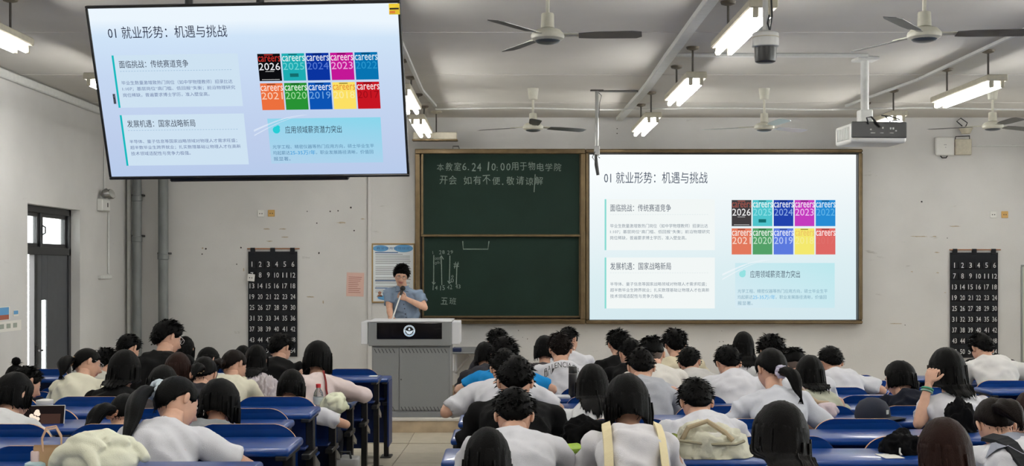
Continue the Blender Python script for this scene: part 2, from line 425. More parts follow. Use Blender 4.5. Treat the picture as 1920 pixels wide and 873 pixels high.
# ceiling fans
M_BLADE = mat('fan_blade_metal', (96, 96, 94), 0.4, metal=0.5, var=0.12, vscale=5)
M_BLADEW = mat('fan_blade_pale', (190, 196, 194), 0.35, metal=0.3)
M_FANW = mat('fan_motor_enamel', (206, 204, 188), 0.4, var=0.06, vscale=25)
M_FANC = mat('fan_cap_dark', (74, 82, 88), 0.3, metal=0.3)
def make_fan(label, X, Y, hz, ang, R=.6, bl=M_BLADE):
    z = CAM_H+hz
    t = thing('ceiling_fan', label, 'fan', (X, Y, z), 0, 'ceiling fans')
    top = Z_CEIL-z
    MB().tube([(0, 0, .1), (0, 0, top-.03)], .013, 10).build('rod', M_FANW, t, True)
    MB().lathe([(.025, top-.12), (.045, top-.115), (.058, top-.01), (.06, top)], 20).build('ceiling_canopy', M_FANW, t, True)
    MB().lathe([(.024, .15), (.038, .147), (.041, .142), (.044, .055), (.036, .05)], 20).build('rod_cup', M_FANW, t, True)
    MB().lathe([(.045, .05), (.08, .04), (.105, .015), (.109, 0), (.104, -.016), (.084, -.028), (.08, -.029)], 32).build('motor_housing', M_FANW, t, True)
    MB().lathe([(.083, -.027), (.07, -.04), (.04, -.047), (0, -.049)], 24).build('motor_cap', M_FANC, t, True)
    for k in range(3):
        a = ang+k*2*PI/3
        b = MB(); mx = Matrix.Rotation(a, 4, 'Z') @ Matrix.Rotation(math.radians(-10), 4, 'X')
        poly = [(.2, -.045), (.3, -.062), (R-.06, -.07), (R, -.055), (R+.005, .03), (R-.03, .055), (.3, .05), (.2, .04)]
        v = [mx @ Vector((x, y, .004)) for x, y in poly]+[mx @ Vector((x, y, 0)) for x, y in poly]
        n = len(poly); b.add(v, [tuple(range(n)), tuple(range(2*n-1, n-1, -1))]+[(i, (i+1) % n, (i+1) % n+n, i+n) for i in range(n)])
        bo = b.build('blade', bl, t)
        MB().box(.085, .27, -.022, .022, .003, .012, .003, mx=mx).build('blade_bracket', M_FANW, bo)
make_fan('large near ceiling fan left of the ceiling trunking', .264, 7.9, 1.49, math.radians(-4), .6)
make_fan('large near ceiling fan at the right, beside the dome camera', 2.69, 7.9, 1.50, math.radians(-5), .66)
make_fan('far ceiling fan above the green chalkboard', .28, 13.0, 1.49, math.radians(-88), .66)
make_fan('far ceiling fan left of the projector, one pale blade towards the room', 2.73, 13.0, 1.49, math.radians(-82), .66, M_BLADEW)
make_fan('far ceiling fan at the right end by the front wall', 5.15, 13.0, 1.5, math.radians(32), .66)
make_fan('ceiling fan behind the hanging television', -2.17, 13.0, 1.49, math.radians(20), .6)

# trunking and pipes on the ceiling
def trunk(label, pts, w=.08, h=.04, m=M_GREYW, name='cable_trunking'):
    b = MB()
    for (x0, y0), (x1, y1) in zip(pts[:-1], pts[1:]):
        dx, dy = x1-x0, y1-y0; L = math.hypot(dx, dy); mx = Matrix.Translation((x0, y0, Z_CEIL-h)) @ Matrix.Rotation(math.atan2(dy, dx), 4, 'Z')
        b.box(-.01, L+.01, -w/2, w/2, 0, h-.001, .004, mx=mx)
    return tag(b.build(name, m), label, 'trunking')
trunk('wide white cable trunking running down the middle of the ceiling', [(1.42, 3.0), (1.43, 8.6), (1.44, 10.88), (1.46, 12.6), (1.42, 15.45)], .085, .05)
trunk('thin white trunking crossing the ceiling to the projector mount', [(1.50, 10.87), (3.2, 10.9)], .05, .03)
trunk('thin white trunking on the right side of the ceiling', [(4.08, 6.0), (4.12, 12.3), (3.95, 14.25)], .035, .03)
trunk('thin white trunking on the ceiling beside the television', [(-.86, 6.0), (-.9, 13.0), (-.83, 14.25)], .035, .03)
trunk('short thin conduit from the hanging microphone to the trunking', [(.96, 13.13), (1.42, 13.15)], .02, .02, M_STEEL)
pts = []
for k in range(41):
    x = -.83+k*(6.9/40); pts.append((x, 14.3, Z_CEIL-.035-.02*math.sin(x*1.3)**2))
tag(MB().tube(pts, .011, 6).build('ceiling_conduit', M_GREYW, None, True), 'thin sagging white conduit across the ceiling before the front wall', 'conduit')

# suspended microphone pole before the chalkboard
p0 = at(1119, 170, 13.1)
t = thing('hanging_microphone', 'grey pole with a dangling black microphone hanging before the screen', 'microphone', (p0.x, 13.1, Z_CEIL))
MB().box(-.07, .07, -.03, .03, -.012, -.001, .003).build('mounting_plate', M_DKMET, t)
MB().tube([(0, 0, -.01), (0, 0, -.62)], .019, 12).build('pole', M_STEEL, t, True)
MB().box(-.03, .03, -.022, .022, -.70, -.60, .006).build('clamp', M_STEEL, t)
MB().tube([(-.02, -.02, -.66), (-.05, -.02, -.72), (-.01, -.03, -.78), (.0, -.02, -.70), (.03, -.02, -.73)], .005, 6).build('cable', M_BLACK, t)
MB().tube([(-.012, -.01, -.69), (-.006, -.01, -.80), (.012, -.01, -.91)], [.014, .02, .017], 10).build('microphone_capsule', M_BLACK, t, True)
MB().tube([(.02, 0, -.03), (.05, 0, -.06), (.03, 0, -.14), (.02, 0, -.3)], .004, 6).build('cable', M_BLACK, t)

# dome camera
p0 = at(1435, 70, 7.3)
t = thing('dome_camera', 'white and black dome security camera hanging from the ceiling', 'camera', (p0.x, 7.3, p0.z))
MB().tube([(0, 0, .03), (0, 0, Z_CEIL-p0.z)], .017, 12).build('pole', M_WHITE, t, True)
MB().tube([(.03, -.01, .3), (.035, -.02, .12), (.022, -.02, .03), (.01, -.02, .08), (.02, -.02, .13)], .006, 6).build('cable', M_BLACK, t)
MB().lathe([(.025, .04), (.07, .028), (.079, .02), (.079, -.055), (.072, -.06), (.07, -.06)], 28).build('housing', M_WHITE, t, True)
MB().lathe([(.0645, -.06), (.0645, -.115), (.06, -.145), (.045, -.152), (0, -.154)], 28).build('dome', M_BLACK, t, True)
MB().lathe([(.0805, .0), (.0815, -.003), (.0805, -.006)], 28).build('seam_ring', M_CREAM, t, True)

# ceiling projector
p0 = at(1648, 243, 10.9)
t = thing('projector', 'white ceiling projector showing its black connector panel', 'projector', (p0.x, 10.9, p0.z), math.radians(4))
def px11(x, y): v = at(x, y, 10.9); return v.x-p0.x, v.z-p0.z
MB().box(-.255, .255, 0, .42, -.115, .06, .025, 3).build('body', M_WHITE, t, True)
MB().box(-.25, .25, -.012, .01, -.072, .07, .006).build('connector_panel', M_BLACK, t)
gr = MB()
for k in range(9): gr.box(-.262, -.253, .05+k*.036, .07+k*.036, -.08, .03, .002)
gr.build('side_grille', M_GREYW, t)
pt = MB()
for x, z, w, h in ((-.08, 0, .016, .014), (.03, .015, .012, .016), (.1, .01, .014, .018), (.125, .01, .014, .018), (.15, -.01, .014, .012), (-.06, -.03, .04, .004), (.02, -.03, .03, .004), (.11, -.03, .035, .004)):
    pt.box(x-w/2, x+w/2, -.018, -.01, z-h/2, z+h/2)
pt.build('connector', M_WHITE, t)
MB().tube([(-.1, -.02, .05), (-.13, -.05, .1), (-.08, -.03, .11), (.0, -.03, .02)], .008, 6).build('cable', M_BLACK, t)
MB().tube([(.1, .1, .12), (.05, -.02, .12), (.08, -.04, .07), (.2, .0, .09), (.15, .1, .13), (.06, .1, .14)], .006, 6).build('cable', M_BLACK, t)
MB().box(-.14, .12, .1, .3, .06, .085, .006).build('mount_plate', M_GREYW, t)
MB().box(-.11, .0, .14, .26, .085, .2, .008).build('mount_bracket', M_GREYW, t)
MB().tube([(-.055, .2, .15), (-.055, .2, Z_CEIL-p0.z-.02)], .036, 16).build('mount_pole', M_GREYW, t, True)
MB().box(-.15, .05, .11, .29, Z_CEIL-p0.z-.03, Z_CEIL-p0.z-.001, .006).build('ceiling_plate', M_GREYW, t)
# ================================================================ FRONT WALL
# two grey down pipes and a thin conduit in the corner
def vpipe(label, px, r, d, z0, z1, joints, m=M_PIPE):
    x = (px-VX)/FPX*d; t = thing('drain_pipe', label, 'pipe', (x, d, z0))
    MB().tube([(0, 0, 0), (0, 0, z1-z0)], r, 18).build('pipe', m, t, True)
    for z in joints:
        MB().lathe([(r, -.035), (r+.008, -.03), (r+.008, .03), (r, .035)], 18, (0, 0, z-z0)).build('pipe_collar', m, t, True)
        MB().box(-r-.012, r+.012, .0, D_WALL-d, z-z0+.03, z-z0+.055, .003).build('pipe_clamp', M_BLACKM, t)
    return t
vpipe('grey drain pipe nearest the left corner with two collars', 257, .056, 15.38, .1, Z_CEIL, [2.66, 2.15])
vpipe('grey drain pipe right of its neighbour behind the television', 306, .062, 15.38, .5, Z_CEIL, [1.93])
tag(MB().tube([((242-VX)/FPX*15.45, 15.45, .1), ((242-VX)/FPX*15.45, 15.45, Z_CEIL)], .028, 12).build('thin_pipe', M_GREYW, None, True), 'thin pale conduit in the left corner beside the grey pipes', 'pipe')
o = MB().tube([onwall(360, 651, .0), onwall(360, 651, .16)], .035, 14).build('pipe_stub', M_PIPE, None, True)
tag(o, 'short grey pipe stub sticking out of the front wall', 'pipe')

# chalkboard and projection screen in one bronze frame
bx0, bx1, bz0, bz1 = onwall(780, 0).x, onwall(1612, 0).x, onwall(0, 606).z, onwall(0, 281).z
midx = onwall(1096, 0).x
M_BOARD = mat('green_chalkboard', (16, 36, 29), 0.75, spec=.25, var=0.16, vscale=2.5)
M_CHALK = mat('chalk', (118, 132, 124), 0.95, var=.25, vscale=60)
t = thing('chalkboard', 'green sliding chalkboard in a bronze frame with chalk writing', 'chalkboard', ((bx0+midx)/2, D_WALL, bz0))
ox, oz = t.location.x, bz0; H = bz1-bz0
def rect_frame(x0, x1, z0, z1, w, y0, y1, bev=.006):
    b = MB(); b.box(x0, x1, y0, y1, z1-w, z1, bev); b.box(x0, x1, y0, y1, z0, z0+w, bev)
    b.box(x0, x0+w, y0, y1, z0+w, z1-w, bev); b.box(x1-w, x1, y0, y1, z0+w, z1-w, bev); return b
rect_frame(bx0-ox, midx-ox, 0, H, .06, -.16, -.001).build('outer_frame', M_BRASS, t)
MB().box(bx0-ox+.02, midx-ox-.02, -.012, -.003, .03, H-.03).build('backing', M_BLACKM, t)
ux0, ux1 = onwall(795, 0).x-ox, onwall(1087, 0).x-ox
up0, up1, lo0, lo1 = onwall(0, 441).z-oz, onwall(0, 290).z-oz, onwall(0, 592).z-oz, onwall(0, 447).z-oz
uf = rect_frame(ux0-.03, ux1+.02, up0-.02, up1+.03, .03, -.13, -.09, .005).build('upper_panel_frame', M_BRASS, t)
ub = MB().box(ux0-.01, ux1, -.115, -.1, up0, up1).build('upper_panel', M_BOARD, t)
lfm = rect_frame(ux0-.02, ux1+.01, lo0-.02, lo1+.1, .025, -.085, -.05, .005).build('lower_panel_frame', M_BRASS, t)
lb = MB().box(ux0-.01, ux1, -.075, -.06, lo0, lo1+.08).build('lower_panel', M_BOARD, t)
MB().box(bx0-ox+.06, midx-ox-.06, -.2, -.12, .035, .05, .004).build('chalk_ledge', M_BRASS, t)
MB().tube([(onwall(850, 0).x-ox, -.08, H+.0), (onwall(850, 0).x-ox, -.08, H+.04), (onwall(860, 0).x-ox, -.08, H+.04), (onwall(862, 0).x-ox, -.08, H)], .01, 6).build('hook', M_STEEL, t)
def chalk_text(items, par, y):
    out = []
    for body, px, py, hpx, gap in items:
        x = px
        for ch in body:
            if ch == ' ': x += gap*.6; continue
            dr = random.uniform(-.09, .09)
            narrow = ch in '1.:' ; w = gap*(0.35 if narrow else (0.55 if ch.isdigit() else .92))
            hh = hpx*(.15 if ch == '.' else .5 if ch == ':' else 1.0)*random.uniform(.88, 1.1)
            p = onwall(x, py+random.uniform(-1, 1))
            kw = dict(h=hh/148.4, rot=dr)
            if not narrow: kw['w'] = w/148.4*.92
            out.append((ch, p.x-ox, p.z-oz, kw)); x += w+(gap*.12)
    o = merge_text(out, 'chalk_lettering', M_CHALK, par, (0, y, 0)); return o
chalk_text([('本教室6.24 10:00用于物电学院', 820, 321, 15, 15.2), ('开会 如有不便.敬请谅解', 825, 347, 16, 17)], ub, -.117)
chalk_text([('1', 812, 476, 6, 9), ('28', 824, 476, 7, 9), ('29', 839, 476, 7, 9), ('14', 812, 543, 9, 9), ('15', 826, 543, 9, 9), ('42 43', 839, 541, 8, 8), ('五班', 827, 570, 14, 15), ('000', 816, 488, 5, 6.5), ('000', 816, 495, 5, 6.5), ('0', 847, 521, 5, 8), ('0', 846, 530, 8, 11), ('#', 851, 503, 14, 12)], lb, -.077)
ln = MB()
for pts in ([(814, 478), (813.5, 533)], [(828, 479), (829, 534)], [(844, 479), (843, 531)], [(857, 496), (856, 533)], [(868, 452), (869, 467), (915, 467), (917, 452)], [(811, 528), (813.5, 533), (817, 529)], [(840, 526), (843, 531), (846, 528)], [(825, 484), (828, 479), (832, 486)]):
    ln.tube([(onwall(x, y).x-ox, -.077, onwall(x, y).z-oz) for x, y in pts], .006, 4)
ln.build('chalk_drawing', M_CHALK, lb)
sm = MB()
o = MB().tube([(onwall(1003, 328).x-ox, -.117, onwall(0, 328).z-oz), (onwall(1001, 361).x-ox, -.117, onwall(0, 361).z-oz)], .005, 4).build('chalk_drawing', M_CHALK, ub)

# --- the slide, drawn on the projection screen and on the television
def grad(name, stops, sc=1.0, axis=(0, 0, 1), glow=None, strength=1.0):
    m = bpy.data.materials.new(name); m.use_nodes = True; nt = m.node_tree; nt.nodes.clear()
    o = nt.nodes.new('ShaderNodeOutputMaterial'); e = nt.nodes.new('ShaderNodeEmission'); e.inputs[1].default_value = strength
    tc = nt.nodes.new('ShaderNodeTexCoord'); dp = nt.nodes.new('ShaderNodeVectorMath'); dp.operation = 'DOT_PRODUCT'
    dp.inputs[1].default_value = axis; nt.links.new(tc.outputs['Generated'], dp.inputs[0])
    n = nt.nodes.new('ShaderNodeTexNoise'); n.inputs['Scale'].default_value = 2.2; nt.links.new(tc.outputs['Generated'], n.inputs['Vector'])
    ad = nt.nodes.new('ShaderNodeMath'); ad.operation = 'MULTIPLY_ADD'; ad.inputs[1].default_value = .12; nt.links.new(n.outputs['Fac'], ad.inputs[0]); nt.links.new(dp.outputs['Value'], ad.inputs[2])
    r = nt.nodes.new('ShaderNodeValToRGB'); el = r.color_ramp.elements
    el[0].position, el[0].color = stops[0][0], lin(stops[0][1]); el[1].position, el[1].color = stops[-1][0], lin(stops[-1][1])
    for p, c in stops[1:-1]:
        q = el.new(p); q.color = lin(c)
    nt.links.new(ad.outputs[0], r.inputs[0]); nt.links.new(r.outputs[0], e.inputs[0]); nt.links.new(e.outputs[0], o.inputs[0])
    return m
def slide(par, Wd, Hd, pal, tagname):
    """par: screen whose local x,z plane holds the picture, origin centre; faces -y"""
    X = lambda u: (u-.5)*Wd
    Z = lambda v: (.5-v)*Hd
    q = lambda name, u0, u1, v0, v1, y, m: MB().box(X(u0), X(u1), -y, -y+.0008, Z(v1), Z(v0)).build(name, m, par)
    E = lambda nm, rgb: emit(tagname+'_'+nm, rgb, pal.get('k', 1.0))
    T = lambda name, body, u0, u1, v0, v1, y, m: text(name, body, m, par, (X(u0), -y, Z(v1)), w=(u1-u0)*Wd, h=(v1-v0)*Hd)
    ink, soft = E('ink', pal['ink']), E('soft', pal['soft'])
    a = .0012; b_ = .0024; c_ = .0036; d_ = .0048
    # light swoosh across the background
    sw = MB(); N = 24
    for off, wd in ((0, .012), (.03, .007)):
        vs_ = []; fs = []
        for k in range(N+1):
            s_ = k/N; u = .50+.18*s_; v = .72+off-.085*math.sin(s_*PI/2)-off*s_; th = wd*(1-s_*.9)
            vs_ += [(X(u), -a, Z(v)), (X(u), -a, Z(v+th))]
        for k in range(N): fs.append((2*k, 2*k+2, 2*k+3, 2*k+1))
        sw.add(vs_, fs)
    sw.build('slide_swoosh', E('swoosh', pal['swoosh']), par)
    T('title_lettering', '01 就业形势：机遇与挑战', .058, .445, .108, .178, a, ink)
    for v0, v1, hd, lines in ((.272, .578, '面临挑战：传统赛道竞争', ['毕业生数量激增致热门岗位（如中学物理教师）招录比达', '1:107；基层岗位“高门槛、低回报”失衡；前沿物理研究', '岗位稀缺，普遍要求博士学历，准入壁垒高。']),
                              (.622, .928, '发展机遇：国家战略新局', ['半导体、量子信息等国家战略领域对物理人才需求旺盛；', '超半数毕业生跨界就业；扎实数理基础让物理人才在高新', '技术领域适配性与竞争力极强。'])):
        q('slide_card', .06, .472, v0, v1, a, E('card', pal['card']))
        q('slide_accent', .06, .0665, v0, v1, b_, E('accent', pal['accent']))
        T('heading_lettering', hd, .081, .308, v0+.03, v0+.074, b_, ink)
        n = 40; dl = MB()
        for k in range(n): dl.box(X(.081+.37*k/n), X(.081+.37*(k+.55)/n), -b_, -b_+.0005, Z(v0+.094), Z(v0+.091))
        dl.build('dotted_stripe', E('rule', pal['rule']), par)
        wd = [.365, .372, .285] if v0 < .5 else [.36, .37, .2]
        for k, l in enumerate(lines): T('text_lettering', l, .081, .081+wd[k], v0+.148+k*.036, v0+.172+k*.036, b_, soft)
    q('slide_card', .548, .92, .655, .925, a, pal['card3'])
    ic = MB(); cx, cz = X(.575), Z(.722); r = .012*Wd
    ic.lathe([(r, 0), (r, .0006)], 18, (cx, -b_, cz), mx=Matrix.Rotation(PI/2, 4, 'X'))
    ic.lathe([(r*.55, 0), (r*.55, .0006)], 14, (cx+r*.5, -b_-.0004, cz+r*.75), mx=Matrix.Rotation(PI/2, 4, 'X'))
    ic.build('slide_icon', E('icon', pal['icon']), par)
    T('heading_lettering', '应用领域薪资潜力突出', .604, .79, .70, .744, b_, ink)
    T('text_lettering', '光学工程、精密仪器等热门应用方向，硕士毕业生平', .557, .893, .812, .836, b_, E('soft3', pal['soft3']))
    T('text_lettering', '均起薪达', .557, .613, .848, .872, b_, E('soft3', pal['soft3']))
    T('figure_lettering', '25-35万/年', .614, .698, .846, .873, b_, E('figure', pal['figure']))
    T('text_lettering', '，职业发展路径清晰，价值回', .70, .889, .848, .872, b_, E('soft3', pal['soft3']))
    T('text_lettering', '报显著。', .557, .613, .884, .908, b_, E('soft3', pal['soft3']))
    for k, (yr, bgc, cc, yc) in enumerate(pal['covers']):
        i, j = k % 5, k//5
        u0 = .535+i*.0785; v0 = .277+j*.17; u1, v1 = u0+.0735, v0+.157
        cov = q('slide_cover', u0, u1, v0, v1, a, E('cover%s' % yr, bgc))
        text('cover_lettering', 'careers', E('word%s' % yr, cc), par, (X(u0+.001), -b_, Z(v0+.045)), w=.0725*Wd, h=.031*Hd)
        text('year_lettering', yr, E('year%s' % yr, yc), par, (X(u0+.002), -c_, Z(v0+.094)), w=.069*Wd, h=.042*Hd)
        q('cover_masthead', u0+.022, u0+.05, v0+.004, v0+.009, b_, E('mast%s' % yr, cc if yr == '2026' else tuple(int(x*.5) for x in bgc)))
        if yr in ('2026', '2025'):
            q('small_print', u0+.022, u0+.05, v0+(.10 if yr == '2026' else .115), v0+(.103 if yr == '2026' else .135), b_, E('mast2%s' % yr, (200, 200, 200) if yr == '2026' else (20, 110, 110)))
        if yr == '2026':
            q('small_print', u0+.008, u0+.066, v0+.147, v0+.15, b_, E('mast22026', (200, 200, 200)))

sx0, sx1, sz0, sz1 = onwall(1103, 0).x, onwall(1603, 0).x, onwall(0, 600).z, onwall(0, 289).z
scx, scz = (sx0+sx1)/2, (sz0+sz1)/2
t = thing('projection_screen', 'wall projection screen showing a pale slide beside the chalkboard', 'screen', (scx, D_WALL, scz))
rect_frame(midx-scx, bx1-scx, bz0-scz, bz1-scz, .045, -.14, -.001, .012).build('outer_frame', M_BRASS, t)
rect_frame(sx0-scx-.02, sx1-scx+.04, sz0-scz-.02, sz1-scz+.02, .03, -.10, -.003, .004).build('inner_border', M_BLACK, t)
scr = MB().box(sx0-scx, sx1-scx, -.05, -.01, sz0-scz, sz1-scz).build('screen_surface', grad('projected_background', [(.0, (212, 232, 238)), (.3, (220, 238, 242)), (.62, (236, 245, 248)), (.95, (250, 254, 254))], axis=(-.1, 0, 1.0)), t)
PAL_P = dict(ink=(66, 78, 98), soft=(122, 136, 150), soft3=(128, 166, 186), card=(242, 247, 246), card3=grad('projected_card_tint', [(.1, (214, 234, 242)), (1.1, (190, 232, 238))], axis=(.5, 0, .5)),
             accent=(140, 220, 212), rule=(222, 232, 234), icon=(150, 226, 226), figure=(96, 182, 232), swoosh=(236, 244, 248),
             covers=[('2026', (66, 62, 64), (170, 90, 80), (240, 240, 240)), ('2025', (80, 196, 204), (240, 250, 250), (140, 224, 230)), ('2024', (34, 66, 172), (240, 245, 252), (140, 170, 230)), ('2023', (196, 60, 190), (250, 236, 250), (240, 190, 240)), ('2022', (40, 140, 212), (226, 244, 252), (96, 180, 232)),
                     ('2021', (226, 120, 92), (252, 240, 232), (250, 216, 200)), ('2020', (84, 160, 104), (240, 250, 240), (190, 226, 196)), ('2019', (92, 122, 222), (240, 244, 255), (190, 206, 250)), ('2018', (244, 232, 110), (236, 190, 100), (246, 238, 150)), ('2017', (222, 104, 100), (255, 240, 238), (224, 112, 108))])
scr2 = bpy.data.objects.new('slide_picture', None); COL.objects.link(scr2); scr2.parent = t; scr2.location = (0, -.051, 0)
slide(scr2, sx1-sx0, sz1-sz0, PAL_P, 'wall_slide')

# television hung from the ceiling
TVW, TVH = 1.66, .93
t = thing('television', 'large wall television hung tilted from the ceiling showing the slide', 'television', (-1.3797, 6.599, CAM_H+.9427))
t.rotation_euler = Matrix.Rotation(math.radians(-3.02), 3, 'Z').__matmul__(Matrix.Rotation(math.radians(20.37), 3, 'X')).__matmul__(Matrix.Rotation(math.radians(-.4), 3, 'Y')).to_euler()
MB().box(-TVW/2-.004, TVW/2+.004, .002, .05, -TVH/2-.004, TVH/2+.004, .006).build('casing', M_BLACK, t)
rect_frame(-TVW/2-.008, TVW/2+.008, -TVH/2-.012, TVH/2+.01, .014, -.006, .02, .003).build('bezel', M_BLACK, t)
MB().box(-.5, .5, .0, .05, -TVH/2-.03, -TVH/2-.008, .006).build('soundbar', M_BLACK, t)
MB().box(-TVW/2+.005, TVW/2-.005, 0, .006, -TVH/2+.005, TVH/2-.005).build('panel', grad('television_background', [(.0, (182, 202, 234)), (.3, (190, 206, 236)), (.65, (198, 216, 242)), (.9, (208, 228, 248)), (1.1, (236, 246, 254))], axis=(.04, 0, 1.0)), t)
PAL_T = dict(ink=(28, 34, 60), soft=(98, 114, 158), soft3=(84, 130, 166), card=(206, 226, 242), card3=grad('television_card_tint', [(.1, (176, 210, 236)), (1.0, (140, 214, 236))], axis=(.2, 0, .8)),
             accent=(20, 186, 190), rule=(160, 190, 216), icon=(40, 206, 214), figure=(20, 150, 216), swoosh=(216, 228, 246),
             covers=[('2026', (12, 12, 16), (200, 50, 44), (235, 235, 240)), ('2025', (30, 172, 178), (225, 245, 245), (110, 210, 212)), ('2024', (10, 52, 160), (230, 238, 250), (84, 120, 210)), ('2023', (196, 24, 150), (250, 230, 245), (240, 170, 225)), ('2022', (8, 116, 178), (220, 240, 250), (40, 150, 205)),
                     ('2021', (236, 112, 62), (252, 235, 225), (250, 205, 180)), ('2020', (40, 146, 52), (235, 250, 235), (150, 215, 150)), ('2019', (12, 84, 180), (230, 240, 252), (110, 165, 225)), ('2018', (252, 224, 100), (226, 140, 60), (250, 236, 160)), ('2017', (198, 22, 34), (250, 235, 235), (160, 14, 26))])
tvp = bpy.data.objects.new('slide_picture', None); COL.objects.link(tvp); tvp.parent = t; tvp.location = (0, -.0005, 0)
slide(tvp, TVW, TVH, PAL_T, 'television_slide')
M_STK = mat('yellow_energy_sticker', (226, 196, 40), .5)
MB().box(TVW/2-.052, TVW/2+.004, -.0085, -.0065, TVH/2-.062, TVH/2-.006).build('energy_sticker', M_STK, t)
MB().box(TVW/2-.048, TVW/2, -.009, -.0084, TVH/2-.036, TVH/2-.028).build('sticker_print', M_BLACK, t)
MB().box(TVW/2-.048, TVW/2-.02, -.009, -.0084, TVH/2-.055, TVH/2-.044).build('sticker_print', mat('orange_print', (220, 120, 40), .5), t)
M_SOFTB = mat('receiver_dark', (84, 92, 108), .4)
MB().box(-.752, -.739, -.007, -.004, -.05, .005).build('sensor_window', M_SOFTB, t)
inv = t.matrix_basis.inverted()
for sx in (-.35, .04):
    top = inv @ Vector((t.location.x+sx, t.location.y+.12, Z_CEIL)); bot = Vector((sx, .06, .1))
    MB().tube([bot, top], .022, 12).build('hanger_pole', M_BLACKM, t, True)
MB().box(-.45, .45, .05, .09, -.05, .25, .006).build('hanger_plate', M_BLACKM, t)

# phone pocket hangers
M_FELT = mat('black_felt', (20, 22, 27), .95, bump=.2, bscale=400)
M_NUM = mat('white_number_print', (216, 218, 216), .8)
M_WOOD = mat('wooden_dowel', (150, 104, 74), .6)
def hanger(label, px0, px1, py0, py1, sub):
    p = onwall((px0+px1)/2, py0); s = 148.4
    t = thing('phone_pocket_hanger', label, 'pocket organiser', (p.x, D_WALL, p.z), 0, 'numbered phone pocket hangers')
    w = (px1-px0)/s; h = (py1-py0)/s
    MB().box(-w/2, w/2, -.025, -.015, -h, -.035, .003).build('backing_cloth', M_FELT, t)
    MB().tube([(-w/2-.01, -.03, .0), (w/2+.03, -.03, .0)], .008, 8).build('dowel', M_WOOD, t, True)
    for x in (-w/2+.06, 0, w/2-.06): MB().box(x-.03, x+.03, -.04, -.014, -.06, .012, .004).build('hanging_loop', M_FELT, t)
    cw = w/6; ch = (h-.14)/9
    pk = MB()
    pk.add([(-cw*.46, 0, 0), (cw*.46, 0, 0), (cw*.42, -.014, 0.02), (-cw*.42, -.014, .02), (-cw*.44, -.014, ch*.62), (cw*.44, -.014, ch*.62), (cw*.46, 0, ch*.62), (-cw*.46, 0, ch*.62)],
           [(0, 1, 2, 3), (3, 2, 5, 4), (0, 3, 4, 7), (1, 6, 5, 2)])
    pme = pk.mesh('pocket', M_FELT); items = []
    for n in range(54):
        i, j = n % 6, n//6
        x = -w/2+cw*(i+.5); z = -.13-j*ch-ch*.5
        link('pocket', pme, t, (x, -.025, z-ch*.35))
        items.append((str(n+1), x, z-.03, dict(h=.066 if n < 9 else .062, align='CENTER', **({'w': .034} if 0 < n < 9 else {'w': .058} if n > 8 else {}))))
    merge_text(items, 'number_lettering', M_NUM, t, (0, -.0405, 0))
    return t
hanger('black numbered phone pocket hanger on the left of the lectern', 466, 558, 466, 668, 0)
hanger('black numbered phone pocket hanger at the right end of the wall', 1780, 1870, 468, 670, 0)

# sockets and small wall fittings
M_TAN = mat('yellowed_socket', (196, 156, 88), .5)
def socket(label, px, py, m, rot=0, w=.085, d=.014, off=0.0):
    p = onwall(px, py); t = thing('wall_socket', label, 'socket', (p.x, D_WALL-off, p.z)); t.rotation_euler = (0, rot, 0)
    MB().box(-w/2, w/2, -d, -.0005, -w/2, w/2, .004).build('face_plate', m, t)
    b = MB()
    for sx in (-.014, .014): b.box(sx-.006, sx+.006, -d-.0012, -d+.001, -.008, .004)
    b.build('socket_slots', M_BLACK, t)
socket('white socket on the front wall, left of a yellowed one', 489.5, 400, M_WHITE)
socket('yellowed socket on the wall above the left phone hanger', 509, 399.5, M_TAN)
socket('white socket above the right phone hanger', 1862, 402, M_WHITE)
socket('yellowed socket at the far right above the phone hanger', 1883.5, 402, M_TAN)
socket('white tilted socket box over the number seven pocket', 472.5, 520, M_WHITE, .1, .09, .03, .045)
# white trunking beside the lectern
tag(MB().box(onwall(690, 0).x, onwall(697, 0).x, D_WALL-.03, D_WALL-.001, .2, Z_CEIL-.02, .003).build('wall_trunking', M_WALL_SIDE), 'pale vertical cable trunking on the wall left of the framed poster', 'trunking')
# papers and posters
M_PAPER = mat('white_paper', (226, 224, 216), .85)
M_PINKP = mat('pink_paper', (212, 176, 164), .85)
M_PRINT = mat('grey_print', (120, 120, 122), .8); M_PRINTP = mat('brown_print', (150, 96, 84), .8); M_BLUEP = mat('blue_print', (90, 150, 196), .7); M_NAVYP = mat('navy_print', (60, 96, 140), .7)
M_SKINP = mat('portrait_print', (150, 110, 90), .7)
t = thing('notice', 'small pink printed notice taped to the wall left of the lectern', 'notice', onwall(666, 533)); t.location.y = D_WALL
t.rotation_euler = (0, .03, 0)
MB().box(-.11, .11, -.004, -.001, -.15, .15).build('paper_sheet', M_PINKP, t)
b = MB()
for k in range(9): b.box(-.085, random.uniform(.02, .085), -.0052, -.0042, .09-k*.024, .096-k*.024)
b.build('printed_lettering', M_PRINTP, t)
t = thing('poster', 'framed white and blue rules poster behind the speaker', 'poster', onwall(737.5, 511.5)); t.location.y = D_WALL
rect_frame(-.272, .272, -.375, .375, .018, -.025, -.001, .004).build('poster_frame', mat('gilt_frame', (160, 132, 86), .45, metal=.4), t)
MB().box(-.26, .26, -.012, -.002, -.36, .36).build('poster_sheet', mat('poster_white', (220, 226, 228), .5), t)
MB().lathe([(.1, 0), (.1, .001)], 20, (-.16, -.0135, .31), mx=Matrix.Scale(.4, 4, (0, 0, 1)) @ Matrix.Rotation(PI/2, 4, 'X')).build('cloud_print', M_BLUEP, t); MB().lathe([(.12, 0), (.12, .001)], 20, (.13, -.0135, .31), mx=Matrix.Scale(.4, 4, (0, 0, 1)) @ Matrix.Rotation(PI/2, 4, 'X')).build('cloud_print', M_BLUEP, t)
